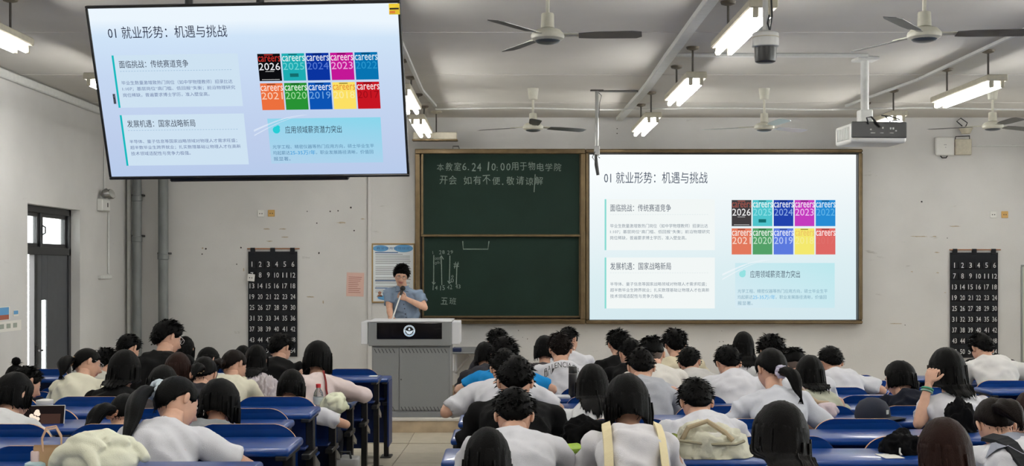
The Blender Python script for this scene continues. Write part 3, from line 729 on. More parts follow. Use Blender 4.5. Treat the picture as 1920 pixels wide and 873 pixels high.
b = MB(); b.lathe([(.2, 0), (.2, .001)], 24, (0, -.0135, -.31), mx=Matrix.Scale(.2, 4, (0, 0, 1)) @ Matrix.Rotation(PI/2, 4, 'X')); b.build('cloud_print', M_BLUEP, t)
text('poster_lettering', '教室使用管理规定', M_NAVYP, t, (-.21, -.0155, .295), w=.42, h=.035)
b = MB()
for k in range(22):
    z = .235-k*.0225
    if k in (6, 12, 17): continue
    b.box(-.225, random.choice([.225, .21, .12, .22]), -.0135, -.0125, z-.003, z+.003)
b.build('printed_lettering', M_PRINT, t)
b = MB()
for z in (.258, -.095, -.19): b.box(-.23, .06, -.0136, -.0125, z-.006, z+.006)
b.build('heading_print', M_NAVYP, t)
b = MB()
for x in (-.17, -.04): b.lathe([(.022, 0), (.022, .001)], 14, (x, -.0145, -.25), mx=Matrix.Rotation(PI/2, 4, 'X')); b.prism([(x-.04, -.3), (x+.04, -.3), (x+.02, -.272), (x-.02, -.272)], -.0145, -.0135)
b.build('portrait_print', M_SKINP, t)
t = thing('notice_board', 'pale framed notice board cut off by the right edge', 'notice board', onwall(1945, 588)); t.location.y = D_WALL
MB().box(-.2, .2, -.012, -.001, -.6, .6).build('board_sheet', mat('board_pale', (196, 198, 184), .6, var=.05), t)
rect_frame(-.21, .21, -.62, .62, .018, -.025, -.001, .004).build('board_frame', mat('aluminium', (140, 142, 138), .4, metal=.6), t)
# notices on the left wall
def leftwall(label, y0, y1, z0, z1, m, stripes):
    t = thing('notice', label, 'notice', (X_LEFT, (y0+y1)/2, (z0+z1)/2))
    w, h = y1-y0, z1-z0
    MB().box(.001, .005, -w/2, w/2, -h/2, h/2).build('paper_sheet', m, t)
    for a, b_, c, d, mm in stripes: MB().box(.005, .007, -w/2+a*w, -w/2+b_*w, -h/2+c*h, -h/2+d*h).build('printed_picture', mm, t)
leftwall('small blue landscape picture pasted on the left wall', 11.3, 11.84, 1.29, 1.42, M_PAPER, [(.05, .95, .4, .95, M_BLUEP), (.05, .95, .05, .4, mat('brick_print', (150, 84, 66), .7))])
leftwall('white sheet with a row of small photographs on the left wall', 11.2, 12.12, 1.18, 1.28, M_PAPER, [(.1+.17*k, .2+.17*k, .3, .75, mat('faded_print', (150, 158, 146), .7)) for k in range(5)])
leftwall('small pale blue slip of paper on the left wall near the door', 11.92, 12.05, 1.32, 1.38, M_PAPER, [(.1, .9, .3, .9, M_BLUEP)])
# emergency lamp with two heads on the left wall
t = thing('emergency_light', 'white twin head emergency light on the left wall above the door', 'emergency light', (X_LEFT, 14.5, 2.53))
MB().box(.001, .07, -.14, .14, -.07, .07, .01).build('case', M_WHITE, t)
for y in (-.07, .09):
    MB().lathe([(.02, -.04), (.05, -.02), (.062, .03), (.058, .04)], 20, (.075, y, .13), mx=Matrix.Rotation(math.radians(70), 4, 'Y') @ Matrix.Rotation(.3 if y > 0 else -.4, 4, 'X')).build('lamp_head', M_STEEL, t, True)
    MB().lathe([(0, .042), (.055, .042)], 20, (.075, y, .13), mx=Matrix.Rotation(math.radians(70), 4, 'Y') @ Matrix.Rotation(.3 if y > 0 else -.4, 4, 'X')).build('lens', M_WHITE, t)
MB().box(.069, .072, .03, .06, -.02, .03).build('indicator_panel', M_BLACK, t)
o = MB().tube([(X_LEFT+.012, 14.75, 2.46), (X_LEFT+.012, 14.75, 1.72)], .011, 6).tube([(X_LEFT+.012, 14.6, Z_CEIL-.05), (X_LEFT+.012, 14.6, 2.66)], .009, 6).build('wall_conduit', M_GREYW)
tag(o, 'thin white conduit on the left wall under the emergency light', 'conduit')
o = MB().box(X_LEFT, X_LEFT+.04, 14.4, 14.8, 1.66, 1.70, .005).build('junction_box', M_GREYW)
tag(o, 'small grey junction box at the conduit end on the left wall', 'junction box')
# access point, junction box, speaker above the right of the wall
p = onwall(1770, 274.5); t = thing('access_point', 'rounded white wireless access point high on the right wall', 'access point', (p.x, D_WALL, p.z))
MB().box(-.12, .12, -.05, -.001, -.118, .118, .035, 4).build('case', M_WHITE, t, True)
MB().box(-.02, .015, -.052, -.049, .015, .02).build('status_print', M_PRINT, t); MB().box(-.0, .005, -.052, -.049, -.02, -.01).build('status_light', M_BLACK, t)
MB().tube([(-.06, -.02, -.11), (-.03, -.02, -.145), (.02, -.02, -.145), (.04, -.02, -.11)], .007, 6).build('cable', M_BLACK, t)
p = onwall(1804, 276); t = thing('junction_box', 'grey square junction box touching the wireless access point', 'junction box', (p.x, D_WALL, p.z))
MB().box(-.105, .1, -.06, -.001, -.1, .1, .008).build('case', M_CREAM, t)
MB().tube([(-.1, -.03, .0), (-.1, -.05, .13), (.08, -.04, .14), (.08, -.03, .08)], .007, 6).build('cable', M_BLACK, t)
p = onwall(1806, 246); t = thing('wall_siren', 'small cream sounder with a looped black cable above the junction box', 'sounder', (p.x, D_WALL, p.z))
MB().lathe([(.05, -.04), (.085, .025), (.085, .04), (.03, .045)], 18, (0, -.09, 0)).build('case', M_CREAM, t, True)
MB().box(-.02, .02, -.05, -.001, .0, .05, .004).build('bracket', M_BLACKM, t)
MB().tube([(.0, -.07, .04), (.03, -.06, .1), (-.05, -.05, .16), (-.1, -.05, .12), (-.03, -.05, .06)], .007, 6).build('cable', M_BLACK, t)
o = MB().box(onwall(1819, 0).x, X_RIGHT, D_WALL-.02, D_WALL-.001, onwall(0, 272).z-.02, onwall(0, 272).z, .004).build('wall_trunking', M_GREYW)
tag(o, 'thin horizontal trunking leading right from the junction box', 'trunking')

# ---------------------------------------------------------------- lectern
M_LGREY = mat('lectern_grey_metal', (128, 130, 132), .5, metal=.15, var=.06, vscale=300)
M_LDARK = mat('lectern_slot', (60, 62, 64), .6)
M_LWHITE = mat('lectern_white_wing', (216, 217, 220), .5)
LD = 13.42; ls = FPX/LD
lx = (770-VX)/ls
t = thing('lectern', 'grey steel lectern with black front panel and round emblem', 'lectern', (lx, LD, Z_PLAT))
Lz = lambda py: CAM_H-(py-VY)/ls-Z_PLAT
Lx = lambda px: (px-770)/ls
zt, zc = Lz(603), Lz(648)
MB().box(Lx(697), Lx(844), .02, .62, .05, zc, .004).build('cabinet', M_LGREY, t)
MB().box(Lx(695), Lx(846), 0, .64, 0, .055, .004).build('plinth', M_LGREY, t)
MB().box(Lx(691), Lx(847), -.03, .66, zc, zt, .008).build('console', M_LGREY, t)
MB().box(Lx(690), Lx(848), -.035, .67, zt, zt+.012, .004).build('desk_top', M_LWHITE, t)
MB().box(Lx(707), Lx(829), -.036, -.028, Lz(635), Lz(604.5), .003).build('front_display', mat('glossy_black_panel', (8, 8, 9), .12), t)
for a, b_, nm in ((677, 690, 'side_wing'), (847, 862, 'side_wing')):
    MB().box(Lx(a), Lx(b_), -.02, .5, Lz(645), zt, .006).build(nm, M_LWHITE, t)
def ldoor(x0, x1, slots_top, slots_bot):
    d = MB().box(Lx(x0), Lx(x1), .006, .022, .075, Lz(651), .003).build('cabinet_door', M_LGREY, t)
    sm_ = MB().box(-.004, .004, -.001, .003, -.026, .026, .001, mx=Matrix.Rotation(math.radians(-28), 4, 'Y')).mesh('vent_slot', M_LDARK)
    for z, xs in ((Lz(657.5), slots_top), (Lz(766), slots_bot)):
        for x in xs: link('vent_slot', sm_, d, (Lx(x), .005, z))
    return d
ldoor(699, 747.5, [704+6.8*k for k in range(6)], [704+6.8*k for k in range(6)])
d2 = ldoor(749, 841, [754+6.8*k for k in range(13)], [754+6.8*k for k in range(13)])
MB().lathe([(.008, 0), (.008, -.008)], 12, (Lx(752), .004, Lz(711)), mx=Matrix.Rotation(PI/2, 4, 'X')).build('lock', M_LDARK, d2)
# emblem: white ring, dark top, pale wings and a drop
ex, ez, er = Lx(768), Lz(619.5), 10.8/ls
RX = Matrix.Rotation(PI/2, 4, 'X')
M_EMW = emit('emblem_white', (226, 240, 250), .8); M_EMB = emit('emblem_blue', (110, 170, 210), .8)
em = MB().lathe([(er, 0), (er, .001)], 32, (ex, -.038, ez), mx=RX).build('emblem', M_EMW, t)
MB().lathe([(er*.74, 0), (er*.74, .001)], 28, (ex, -.0392, ez), mx=RX).build('emblem_field', M_BLACK, em)
b = MB(); b.prism([(ex-er*.72, ez+er*.12), (ex, ez-er*.1), (ex+er*.72, ez+er*.12), (ex+er*.4, ez-er*.45), (ex, ez-er*.62), (ex-er*.4, ez-er*.45)], -.042, -.0408)
b.prism([(ex, ez+er*.55), (ex+er*.2, ez+er*.22), (ex, ez+er*.06), (ex-er*.2, ez+er*.22)], -.042, -.0408); b.build('emblem_wings', M_EMW, em)
b = MB()
for k in range(9):
    a = math.radians(20+k*17.5); b.prism([(ex+math.cos(a+da)*er*r_, ez+math.sin(a+da)*er*r_) for da, r_ in ((-.07, .8), (.07, .8), (.07, .93), (-.07, .93))], -.0405, -.0392)
b.build('emblem_marks', M_BLACK, em)
b = MB()
for k in range(7):
    a = math.radians(205+k*21); b.prism([(ex+math.cos(a+da)*er*r_, ez+math.sin(a+da)*er*r_) for da, r_ in ((-.12, .8), (.12, .8), (.12, .93), (-.12, .93))], -.0405, -.0392)
b.build('emblem_marks', M_EMB, em)
# folding wall shelf right of the lectern
SD = 14.6; p = at(875, 658, SD)
t = thing('folding_shelf', 'white folding shelf on brackets beside the lectern', 'shelf', (p.x, SD, p.z))
MB().box(-.19, .62, -.2, .85, -.02, 0.0, .005).build('shelf_board', M_LGREY, t)
for x in (-.16, .45):
    b = MB(); b.box(x-.015, x+.015, -.15, .85, -.05, -.02, .003); b.box(x-.015, x+.015, .82, .86, -.35, -.02, .003)
    b.tube([(x, .83, -.32), (x+.2 if x < 0 else x, -.1, -.04)], .014, 6); b.tube([(x, -.14, -.02), (x, -.14, -.22)], .016, 6); b.build('bracket', M_LWHITE, t)
o = MB().box(-.05, .06, -.03, .03, 0, .05, .008).build('chalk_box', mat('dark_blue_box', (30, 44, 84), .5), None, False, at(856, 655, SD-.1)); o.location.z = p.z
tag(o, 'small dark blue box standing on the folding shelf', 'box')
# ================================================================ BENCH DESKS
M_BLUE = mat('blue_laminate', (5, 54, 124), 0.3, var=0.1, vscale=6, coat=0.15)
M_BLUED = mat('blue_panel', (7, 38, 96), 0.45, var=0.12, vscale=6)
M_PLY = mat('plywood_edge', (196, 150, 108), 0.55, var=0.15, vscale=60)
ROW0, PITCH = 11.54, 0.88
TOPZ, DEPTH = 0.745, 0.36
def d_row(r): return ROW0-PITCH*r
def seat_back_mesh():
    w, h, r = .235, .40, .10; out = []
    for cx, cz, a0 in ((w-r, h-r, 0), (-(w-r), h-r, 90)):
        for k in range(9):
            a = math.radians(a0+k*90/8); out.append((cx+r*math.cos(a), cz+r*math.sin(a)*.75))
    out += [(-w, 0.0), (w, 0.0)]
    n = len(out); mb = MB()
    arch = lambda x, z: z+.018*(1-(x/w)**2)*(1 if z > .1 else 0)
    f0 = [(x, -.007-.02*(1-(x/w)**2), arch(x, z)) for x, z in out]; f1 = [(x, .007-.02*(1-(x/w)**2), arch(x, z)) for x, z in out]
    mb.add(f0+f1, [tuple(range(n)), tuple(range(2*n-1, n-1, -1))])
    eb = MB(); eb.add([(x*1.004, y, z+.0006) for x, y, z in f0+f1], [(i, (i+1) % n, (i+1) % n+n, i+n) for i in range(n-2)])
    return mb.mesh('seat_back', M_BLUE), eb.mesh('edge_band', M_PLY)
SB_ME, EB_ME = seat_back_mesh()
ST_ME = MB().box(-.2, .2, .08, .42, .425, .44, .007, 2).mesh('seat', M_BLUE)
BR_ME = MB().box(-.018, .018, .02, .30, .395, .424, .004).box(-.02, .02, .0, .05, .30, .60, .004).mesh('seat_bracket', M_BLACKM)
POST_ME = MB().box(-.022, .022, -.20, -.13, .0, TOPZ-.03, .004).box(-.024, .024, -.36, -.02, TOPZ-.05, TOPZ-.03, .004).box(-.05, .05, -.27, -.06, .0, .018, .004).box(-.024, .024, -.34, -.05, .5, .53, .004).mesh('post', M_BLACKM)
ARM_ME = MB().add([(-.02, -.13, .44), (.02, -.13, .44), (.02, .06, .39), (-.02, .06, .39), (-.02, -.13, .50), (.02, -.13, .50), (.02, .06, .425), (-.02, .06, .425)], [(0, 1, 2, 3), (7, 6, 5, 4), (0, 4, 5, 1), (1, 5, 6, 2), (2, 6, 7, 3), (3, 7, 4, 0)]).mesh('hinge_arm', M_STEEL)
def desk_proto(x0, x1, n, seats=True, deep_panel=False):
    W_ = x1-x0
    t = thing('bench_desk', 'x', 'desk')
    t.location = (x0, 0, 0)
    MB().box(0, W_, -DEPTH, 0, TOPZ-.035, TOPZ, .014, 3).build('desk_top', M_BLUE, t, True)
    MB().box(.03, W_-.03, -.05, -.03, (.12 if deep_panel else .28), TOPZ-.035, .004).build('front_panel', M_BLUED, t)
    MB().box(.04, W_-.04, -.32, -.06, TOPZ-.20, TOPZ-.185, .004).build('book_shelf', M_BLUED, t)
    for x in (.035, W_*.36, W_*.68, W_-.035): link('post', POST_ME, t, (x, 0, 0))
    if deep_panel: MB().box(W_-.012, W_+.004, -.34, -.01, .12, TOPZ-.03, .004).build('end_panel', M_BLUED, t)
    if seats:
        for k in range(n):
            x = W_*(k+.5)/n
            b = link('seat_back', SB_ME, t, (x, .045, .405)); link('edge_band', EB_ME, b)
            link('seat', ST_ME, t, (x, 0, 0)); link('seat_bracket', BR_ME, t, (x, 0, 0))
        for x in (.035, W_-.035): link('hinge_arm', ARM_ME, t, (x, 0, 0))
    return t
BL = {'left': (-4.32, -1.08, 6), 'centre': (-.27, 3.30, 6), 'right': (3.72, 6.96, 6)}
ORD = ['front', 'second', 'third', 'fourth', 'fifth', 'sixth', 'seventh', 'eighth', 'ninth', 'rearmost']
LEFT_Z = {1: .05, 2: -.05, 3: -.03, 4: -.05}
for bk, (x0, x1, n) in BL.items():
    p_front = desk_proto(x0, x1, n, False, True)
    p_seat = desk_proto(x0, x1, n, True)
    cm = child_map(p_seat)
    for r in range({'left': 9, 'centre': 10, 'right': 5}[bk]):
        if r == 0: o = p_front
        elif r == 1: o = p_seat
        else: o = copy_tree(p_seat, None, cm)
        if r == 8:
            for c in child_map(o)[o.name]:
                if c.name.startswith('seat_back') and (bk == 'centre' or (bk == 'left' and c.location.x > 2.7)):
                    for g in child_map(o).get(c.name, []): bpy.data.objects.remove(g)
                    bpy.data.objects.remove(c)
        o['label'] = 'blue bench desk with black posts, %s row from the front, %s block' % (ORD[r], bk)
        o['group'] = 'blue bench desks in rows'
        x = x0+(.19 if (bk == 'left' and r >= 7) else 0)
        o.location = (x, d_row(r), floor_z(d_row(r)-.2))
        if bk == 'left' and r in LEFT_Z: o.scale = (1, 1, 1+LEFT_Z[r]/TOPZ)
def desk_z(r, block=None): return floor_z(d_row(r)-.2)+TOPZ+(LEFT_Z.get(r, 0) if block == 'left' else 0)
# ================================================================ PEOPLE
V = Vector
def rx(a): return Matrix.Rotation(a, 3, 'X')
def ell_loft(mb, pts, rxs, rys, lat=V((1, 0, 0)), n=20):
    vs_ = []; N = len(pts)
    for i, p in enumerate(pts):
        t = (pts[min(i+1, N-1)]-pts[max(i-1, 0)]).normalized(); nn = t.cross(lat).normalized()
        for k in range(n):
            a = 2*PI*k/n
            vs_.append(p+lat*(math.cos(a)*rxs[i])+nn*(math.sin(a)*rys[i]))
    fs = [(i*n+k, i*n+(k+1) % n, (i+1)*n+(k+1) % n, (i+1)*n+k) for i in range(N-1) for k in range(n)]
    fs += [tuple(range(n-1, -1, -1)), tuple((N-1)*n+k for k in range(n))]
    mb.add(vs_, fs)
def ball(mb, c, r, sc=(1, 1, 1)):
    b = bmesh.new(); bmesh.ops.create_icosphere(b, subdivisions=2, radius=1)
    for v in b.verts: v.co = V((v.co.x*r*sc[0], v.co.y*r*sc[1], v.co.z*r*sc[2]))+c
    mb.bm(b)
def fuse(mb, voxel, smooth=4, dec=None):
    me = bpy.data.meshes.new('fuse'); me.from_pydata(mb.v, [], mb.f)
    b = bmesh.new(); b.from_mesh(me); bmesh.ops.recalc_face_normals(b, faces=b.faces); b.to_mesh(me); b.free()
    o = bpy.data.objects.new('fuse', me); COL.objects.link(o)
    m = o.modifiers.new('r', 'REMESH'); m.mode = 'VOXEL'; m.voxel_size = voxel
    m = o.modifiers.new('s', 'SMOOTH'); m.factor = .5; m.iterations = smooth
    if dec: m = o.modifiers.new('d', 'DECIMATE'); m.ratio = dec
    dg = bpy.context.evaluated_depsgraph_get(); out = bpy.data.meshes.new_from_object(o.evaluated_get(dg))
    bpy.data.objects.remove(o); bpy.data.meshes.remove(me)
    return out
def me_co(me):
    a = np.empty(len(me.vertices)*3, np.float32); me.vertices.foreach_get('co', a); return a.reshape(-1, 3)
def set_co(me, a): me.vertices.foreach_set('co', np.ascontiguousarray(a, np.float32).ravel()); me.update()
def me_no(me):
    a = np.empty(len(me.vertices)*3, np.float32); me.vertices.foreach_get('normal', a); return a.reshape(-1, 3)
def wrinkle(me, amp, seed, sc=(9, 9, 5)):
    co = me_co(me); no = me_no(me); d = np.empty(len(co), np.float32)
    for i, c in enumerate(co.tolist()):
        x, y, z = c
        w = mnoise.noise((x*sc[0]+seed+z*4, y*sc[1]+z*3, z*sc[2]-x*3))
        w2 = mnoise.noise((x*22+seed, y*22+z*8, z*13+x*9))
        w3 = mnoise.noise((x*5+seed*2, y*5-z*2, z*9+x*6))
        d[i] = (1-abs(w)*3.2)*.7+w2*.35+(1-abs(w3)*4)*.6
    set_co(me, co+no*(d*amp)[:, None])

# --- head
HA, HB, HC = .075, .096, .115
def head_arrays(nu=44, nv=36):
    th = np.linspace(0, PI, nv); ph = np.linspace(0, 2*PI, nu, endpoint=False)
    T, P = np.meshgrid(th, ph, indexing='ij')
    # denser sampling towards the face (+y)
    P2 = P
    dx, dy, dz = np.sin(T)*np.sin(P2), np.sin(T)*np.cos(P2), np.cos(T)
    x, y, z = dx*HA, dy*HB, dz*HC
    low = np.clip(-z/HC, 0, 1); frontw = np.clip(dy, 0, 1)
    x = x*(1-.30*low**2); y = np.where(dy > 0, y*(1-.06*low**2), y*(1-.42*low**1.5))
    x = x*(1+.03*np.clip(z/HC, 0, 1)); up = np.clip(z/HC, 0, 1); y = np.where(dy < 0, y*(1+.06*np.sin(up*PI)), y)
    z = np.where(z < 0, z*(1.0+.05*frontw), z)
    g = lambda cx, cz, sx, sz: np.exp(-((x-cx)/sx)**2-((z-cz)/sz)**2)*(dy > 0)
    y = y+.010*g(0, .0, .009, .03)+.022*g(0, -.026, .0125, .016)+.006*g(.011, -.032, .008, .008)+.006*g(-.011, -.032, .008, .008)
    y = y-.010*g(.031, .006, .018, .012)-.010*g(-.031, .006, .018, .012)+.004*g(0, .027, .05, .010)
    y = y+.006*g(0, -.056, .02, .006)+.006*g(0, -.068, .018, .006)-.004*g(0, -.062, .022, .0028)+.008*g(0, -.094, .022, .016)
    y = y+.004*g(.04, -.025, .02, .02)+.004*g(-.04, -.025, .02, .02)
    vs_ = np.stack([x, y, z], -1).reshape(-1, 3)
    fs = []; mi = []
    for i in range(nv-1):
        for k in range(nu):
            k2 = (k+1) % nu; q = (i*nu+k, (i+1)*nu+k, (i+1)*nu+k2, i*nu+k2); fs.append(q)
            c = vs_[list(q)].mean(0)
            mi.append(1 if (c[1] > .06 and abs(c[0]) < .024 and -.074 < c[2] < -.05) else 0)
    return vs_, fs, mi
HEAD_V, HEAD_F, HEAD_M = head_arrays()
def ear_arrays(side):
    b = bmesh.new(); bmesh.ops.create_uvsphere(b, u_segments=12, v_segments=8, radius=1)
    vs_ = []
    for v in b.verts:
        p = v.co.copy(); r = math.hypot(p.y, p.z)
        q = V((p.x*.010-(.006*max(0, 1-r*1.5) if p.x > 0 else 0), p.y*.0175*(1-.18*max(0, -p.z)), p.z*.031))
        q = Matrix.Rotation(math.radians(-14), 3, 'X') @ (Matrix.Rotation(math.radians(28), 3, 'Z') @ q)
        vs_.append((side*(q.x+.0795), q.y-.010, q.z-.006))
    fs = [[v.index for v in f.verts] for f in b.faces]; b.verts.index_update()
    if side < 0: fs = [f[::-1] for f in fs]
    b.free(); return vs_, fs
def eye_arrays():
    out = []
    for s in (-1, 1):
        for r, oy, mi in ((.0115, 0, 2), (.0072, .0052, 3)):
            b = bmesh.new(); bmesh.ops.create_uvsphere(b, u_segments=10, v_segments=7, radius=r)
            out.append(([(v.co.x+s*.0305, v.co.y+.0775+oy, v.co.z*.58+.006) for v in b.verts], [[v.index for v in f.verts] for f in b.faces], mi)); b.free()
        m = MB().tube([(s*.013, .094, .020), (s*.028, .093, .0255), (s*.048, .081, .020)], [.0028, .0034, .0015], 5)
        out.append((m.v, m.f, 4))
    return out
EARS = [ear_arrays(-1), ear_arrays(1)]; EYES = eye_arrays()
def hand(mb, wrist, fwd, nrm, side, curl=.5, spread=1.0, sc=1.0):
    """five fingers on a palm; fwd along the palm, nrm out of the back of the hand, side +1 for a right hand"""
    fwd = fwd.normalized(); nrm = (nrm-fwd*nrm.dot(fwd)).normalized(); lat = fwd.cross(nrm)*side
    # lat points to the little finger side
    mb2 = MB()
    pts = [wrist-fwd*.02, wrist+fwd*.02, wrist+fwd*.055, wrist+fwd*.09]
    ell_loft(mb, [wrist+(p-wrist)*sc for p in pts], [.024*sc, .032*sc, .041*sc, .038*sc], [.018*sc, .016*sc, .0145*sc, .011*sc], lat, 10)
    for k, (o, L) in enumerate(((-.029, .070), (-.010, .078), (.010, .073), (.028, .058))):
        p = wrist+(fwd*.088+lat*o)*sc; d = (fwd+lat*o*spread*2.5).normalized(); ps = [p-d*.012*sc, p]; a = 0
        for j, f in enumerate((.45, .32, .26)):
            a += curl*(.9, 1.1, .7)[j]; dd = (d*math.cos(a)-nrm*math.sin(a)); p = p+dd*L*f*sc; ps.append(p)
        mb.tube(ps, [.0092*sc, .0092*sc, .0085*sc, .0075*sc, .0055*sc], 6)
    p = wrist+(fwd*.03-lat*.026)*sc; d = (fwd*.6-lat*.8-nrm*.25).normalized(); d2 = (fwd*.9-lat*.25-nrm*(.3+curl*.4)).normalized()
    mb.tube([p-d*.01, p+d*.028*sc, p+(d*.028+d2*.03)*sc, p+(d*.028+d2*.055)*sc], [.013*sc, .0115*sc, .0095*sc, .006*sc], 6)
def ik(a, b, l1, l2, pole):
    d = b-a; L = min(d.length, (l1+l2)*.985); L = max(L, abs(l1-l2)+.02); u = d.normalized(); b = a+u*L
    x = (l1*l1-l2*l2+L*L)/(2*L); h = math.sqrt(max(0, l1*l1-x*x)); pp = (pole-u*pole.dot(u)).normalized()
    return a+u*x+pp*h, b
# --- hair helpers
def clumps(base, direc, length, rad, grav=.25, seg=3, rng=None):
    n = len(base); base = np.asarray(base); direc = np.asarray(direc); direc = direc/np.linalg.norm(direc, axis=1, keepdims=True)
    length = np.asarray(length)[:, None]
    ref = np.tile(np.array([[.3, .2, .9]]), (n, 1)); a = np.cross(direc, ref); a /= np.linalg.norm(a, axis=1, keepdims=True)+1e-9; b = np.cross(direc, a)
    g = np.array([[0, 0, -1.0]]); rings = []
    for j in range(seg):
        t = j/seg; c = base+direc*length*t+g*length*grav*t*t; r = rad*(1-t*.75)
        for k in range(3):
            an = 2*PI*k/3; rings.append(c+(a*math.cos(an)*1.6+b*math.sin(an)*.7)*r)
    tip = base+direc*length+g*length*grav
    vs_ = np.stack(rings+[tip], 1)      # n, seg*3+1, 3
    m = seg*3+1; fs = []
    for i in range(n):
        o = i*m
        for j in range(seg-1):
            for k in range(3):
                fs.append((o+j*3+k, o+j*3+(k+1) % 3, o+(j+1)*3+(k+1) % 3, o+(j+1)*3+k))
        for k in range(3): fs.append((o+(seg-1)*3+k, o+(seg-1)*3+(k+1) % 3, o+m-1))
    return vs_.reshape(-1, 3), fs
def lerp(a, b, t): return a+(b-a)*t
def hairline(az, nape=-.085, front=.062, side=-.005):
    """height of the hair edge, az measured from the face (0) round to the back (pi)"""
    a = abs((az+PI) % (2*PI)-PI)
    pts = [(0, front), (.55, front-.006), (.95, .035), (1.2, side), (1.42, side-.012), (1.62, .022), (1.95, .0), (2.3, nape*.65), (2.7, nape), (PI, nape-.004)]
    for (a0, z0_), (a1, z1_) in zip(pts[:-1], pts[1:]):
        if a <= a1: return lerp(z0_, z1_, (a-a0)/(a1-a0))
    return nape
def cap(mb, tk=.016, nape=-.085, front=.062, side=-.005, top_tk=None, rough=.004, seed=0, nu=40, nv=12, grooves=0.0, line=None):
    top_tk = tk if top_tk is None else top_tk
    vs_ = []
    for i in range(nv+2):
        for k in range(nu):
            az = 2*PI*k/nu; zh = (line or hairline)(az, nape, front, side)+mnoise.noise((az*6+seed, seed, 0))*.007+mnoise.noise((az*17+seed, seed, 3))*.006
            thh = math.acos(max(-.97, min(.97, zh/(HC+tk)))); t = min(1, i/nv); th = max(.02, thh*t)
            d = (math.sin(th)*math.sin(az), math.sin(th)*math.cos(az), math.cos(th))
            up = max(0, d[2]); q = lerp(tk, top_tk, up**2)
            edge = 1-max(0, (t-.8)/.2)**2*.6
            nz = mnoise.noise((d[0]*5+seed, d[1]*5, d[2]*5))*rough*1.4+mnoise.noise((d[0]*14+seed, d[1]*14, d[2]*14))*rough
            gr = grooves*math.sin(az*34+math.sin(az*5+seed)*2)*math.sin(th)
            q = q*edge+nz*edge+gr
            if i > nv: q = -.006
            back = 1.07 if d[1] < 0 and d[2] > 0 else 1.0
            vs_.append(((HA*1.02+q)*d[0], (HB*(1+.06*math.sin(up*PI)*(d[1] < 0))+q)*d[1]*1.0, (HC+q)*d[2]))
    fs = [(i*nu+k, (i+1)*nu+k, (i+1)*nu+(k+1) % nu, i*nu+(k+1) % nu) for i in range(nv+1) for k in range(nu)]
    return vs_, fs
def push(p, caps, m=.012, hit=None):
    for a, b, r in caps:
        ab = b-a; t = max(0, min(1, (p-a).dot(ab)/max(1e-6, ab.dot(ab)))); c = a+ab*t; d = p-c
        if d.length < r+m:
            n = d.normalized()
            if hit is not None: hit.append(n)
            p = c+n*(r+m)
    return p

def back_pt(P, zt, x, off=.0):
    Ls = [.16, .17, .17]; s_ = zt*.5; i = 0
    while i < 2 and s_ > Ls[i]: s_ -= Ls[i]; i += 1
    c = P[i].lerp(P[i+1], s_/Ls[i]); d = (P[i+1]-P[i]).normalized(); n = V((0, d.z, -d.y))
    yb = (.122 if zt < .8 else lerp(.122, .085, min(1, (zt-.8)/.2)))*math.sqrt(max(.05, 1-(x/.165)**2))
    return c+V((x, 0, 0))-n*(yb+off), d, n
def on_back(info, zt, x, off=.0): return back_pt(info['P'], zt, x, off)
def resample(pts, n):
    d = [0]
    for a, b in zip(pts[:-1], pts[1:]): d.append(d[-1]+(b-a).length)
    out = []; k = 0
    for i in range(n):
        t = d[-1]*i/(n-1)
        while k < len(d)-2 and d[k+1] < t: k += 1
        u = (t-d[k])/max(1e-6, d[k+1]-d[k]); out.append(pts[k].lerp(pts[k+1], min(1, max(0, u))))
    return out
def bez(a, b, c, d, n=8):
    return [a*((1-t)**3)+b*(3*t*(1-t)**2)+c*(3*t*t*(1-t))+d*(t**3) for t in [k/n for k in range(n+1)]]
def cut_len(pts, L):
    out = [pts[0]]; acc = 0
    for a, b in zip(pts[:-1], pts[1:]):
        l = (b-a).length
        if acc+l >= L: out.append(a.lerp(b, (L-acc)/max(l, 1e-6))); return out
        acc += l; out.append(b)
    return out
SHARED = {}
def trousers_mesh(stand):
    key = ('tr', stand)
    if key in SHARED: return SHARED[key]
    mb = MB()
    if stand:
        ell_loft(mb, [V((0, 0, z)) for z in (.84, .92, 1.0)], [.165, .165, .145], [.115, .11, .1])
        for s in (-1, 1):
            mb.tube([(s*.085, 0, .9), (s*.095, .01, .5), (s*.1, -.01, .06)], [.095, .075, .065], 16)
    else:
        ell_loft(mb, [V((0, -.02, .455)), V((0, 0, .52)), V((0, .01, .60))], [.15, .17, .15], [.12, .12, .11])
        for s in (-1, 1):
            mb.tube([(s*.085, 0, .525), (s*.11, .2, .515), (s*.12, .40, .50)], [.09, .08, .066], 14)
            mb.tube([(s*.12, .40, .50), (s*.12, .42, .3), (s*.12, .39, .07)], [.066, .058, .052], 14)
            ball(mb, V((s*.12, .40, .50)), .066)
    me = fuse(mb, .018 if not stand else .014, 3); me.polygons.foreach_set('use_smooth', [True]*len(me.polygons))
    SHARED[key] = me; return me
def shoe_mesh(stand, s):
    key = ('sh', stand, s)
    if key in SHARED: return SHARED[key]
    mb = MB(); x, y = (s*.1, .02) if stand else (s*.12, .42)
    ell_loft(mb, [V((x, y-.09, .04)), V((x, y-.06, .05)), V((x, y+.05, .045)), V((x, y+.13, .032)), V((x, y+.17, .025))], [.03, .042, .046, .043, .02], [.035, .049, .044, .03, .018])
    me = mb.mesh('shoe', [mat('shoe_canvas', (70, 70, 72), .7)], 'all'); SHARED[key] = me; return me

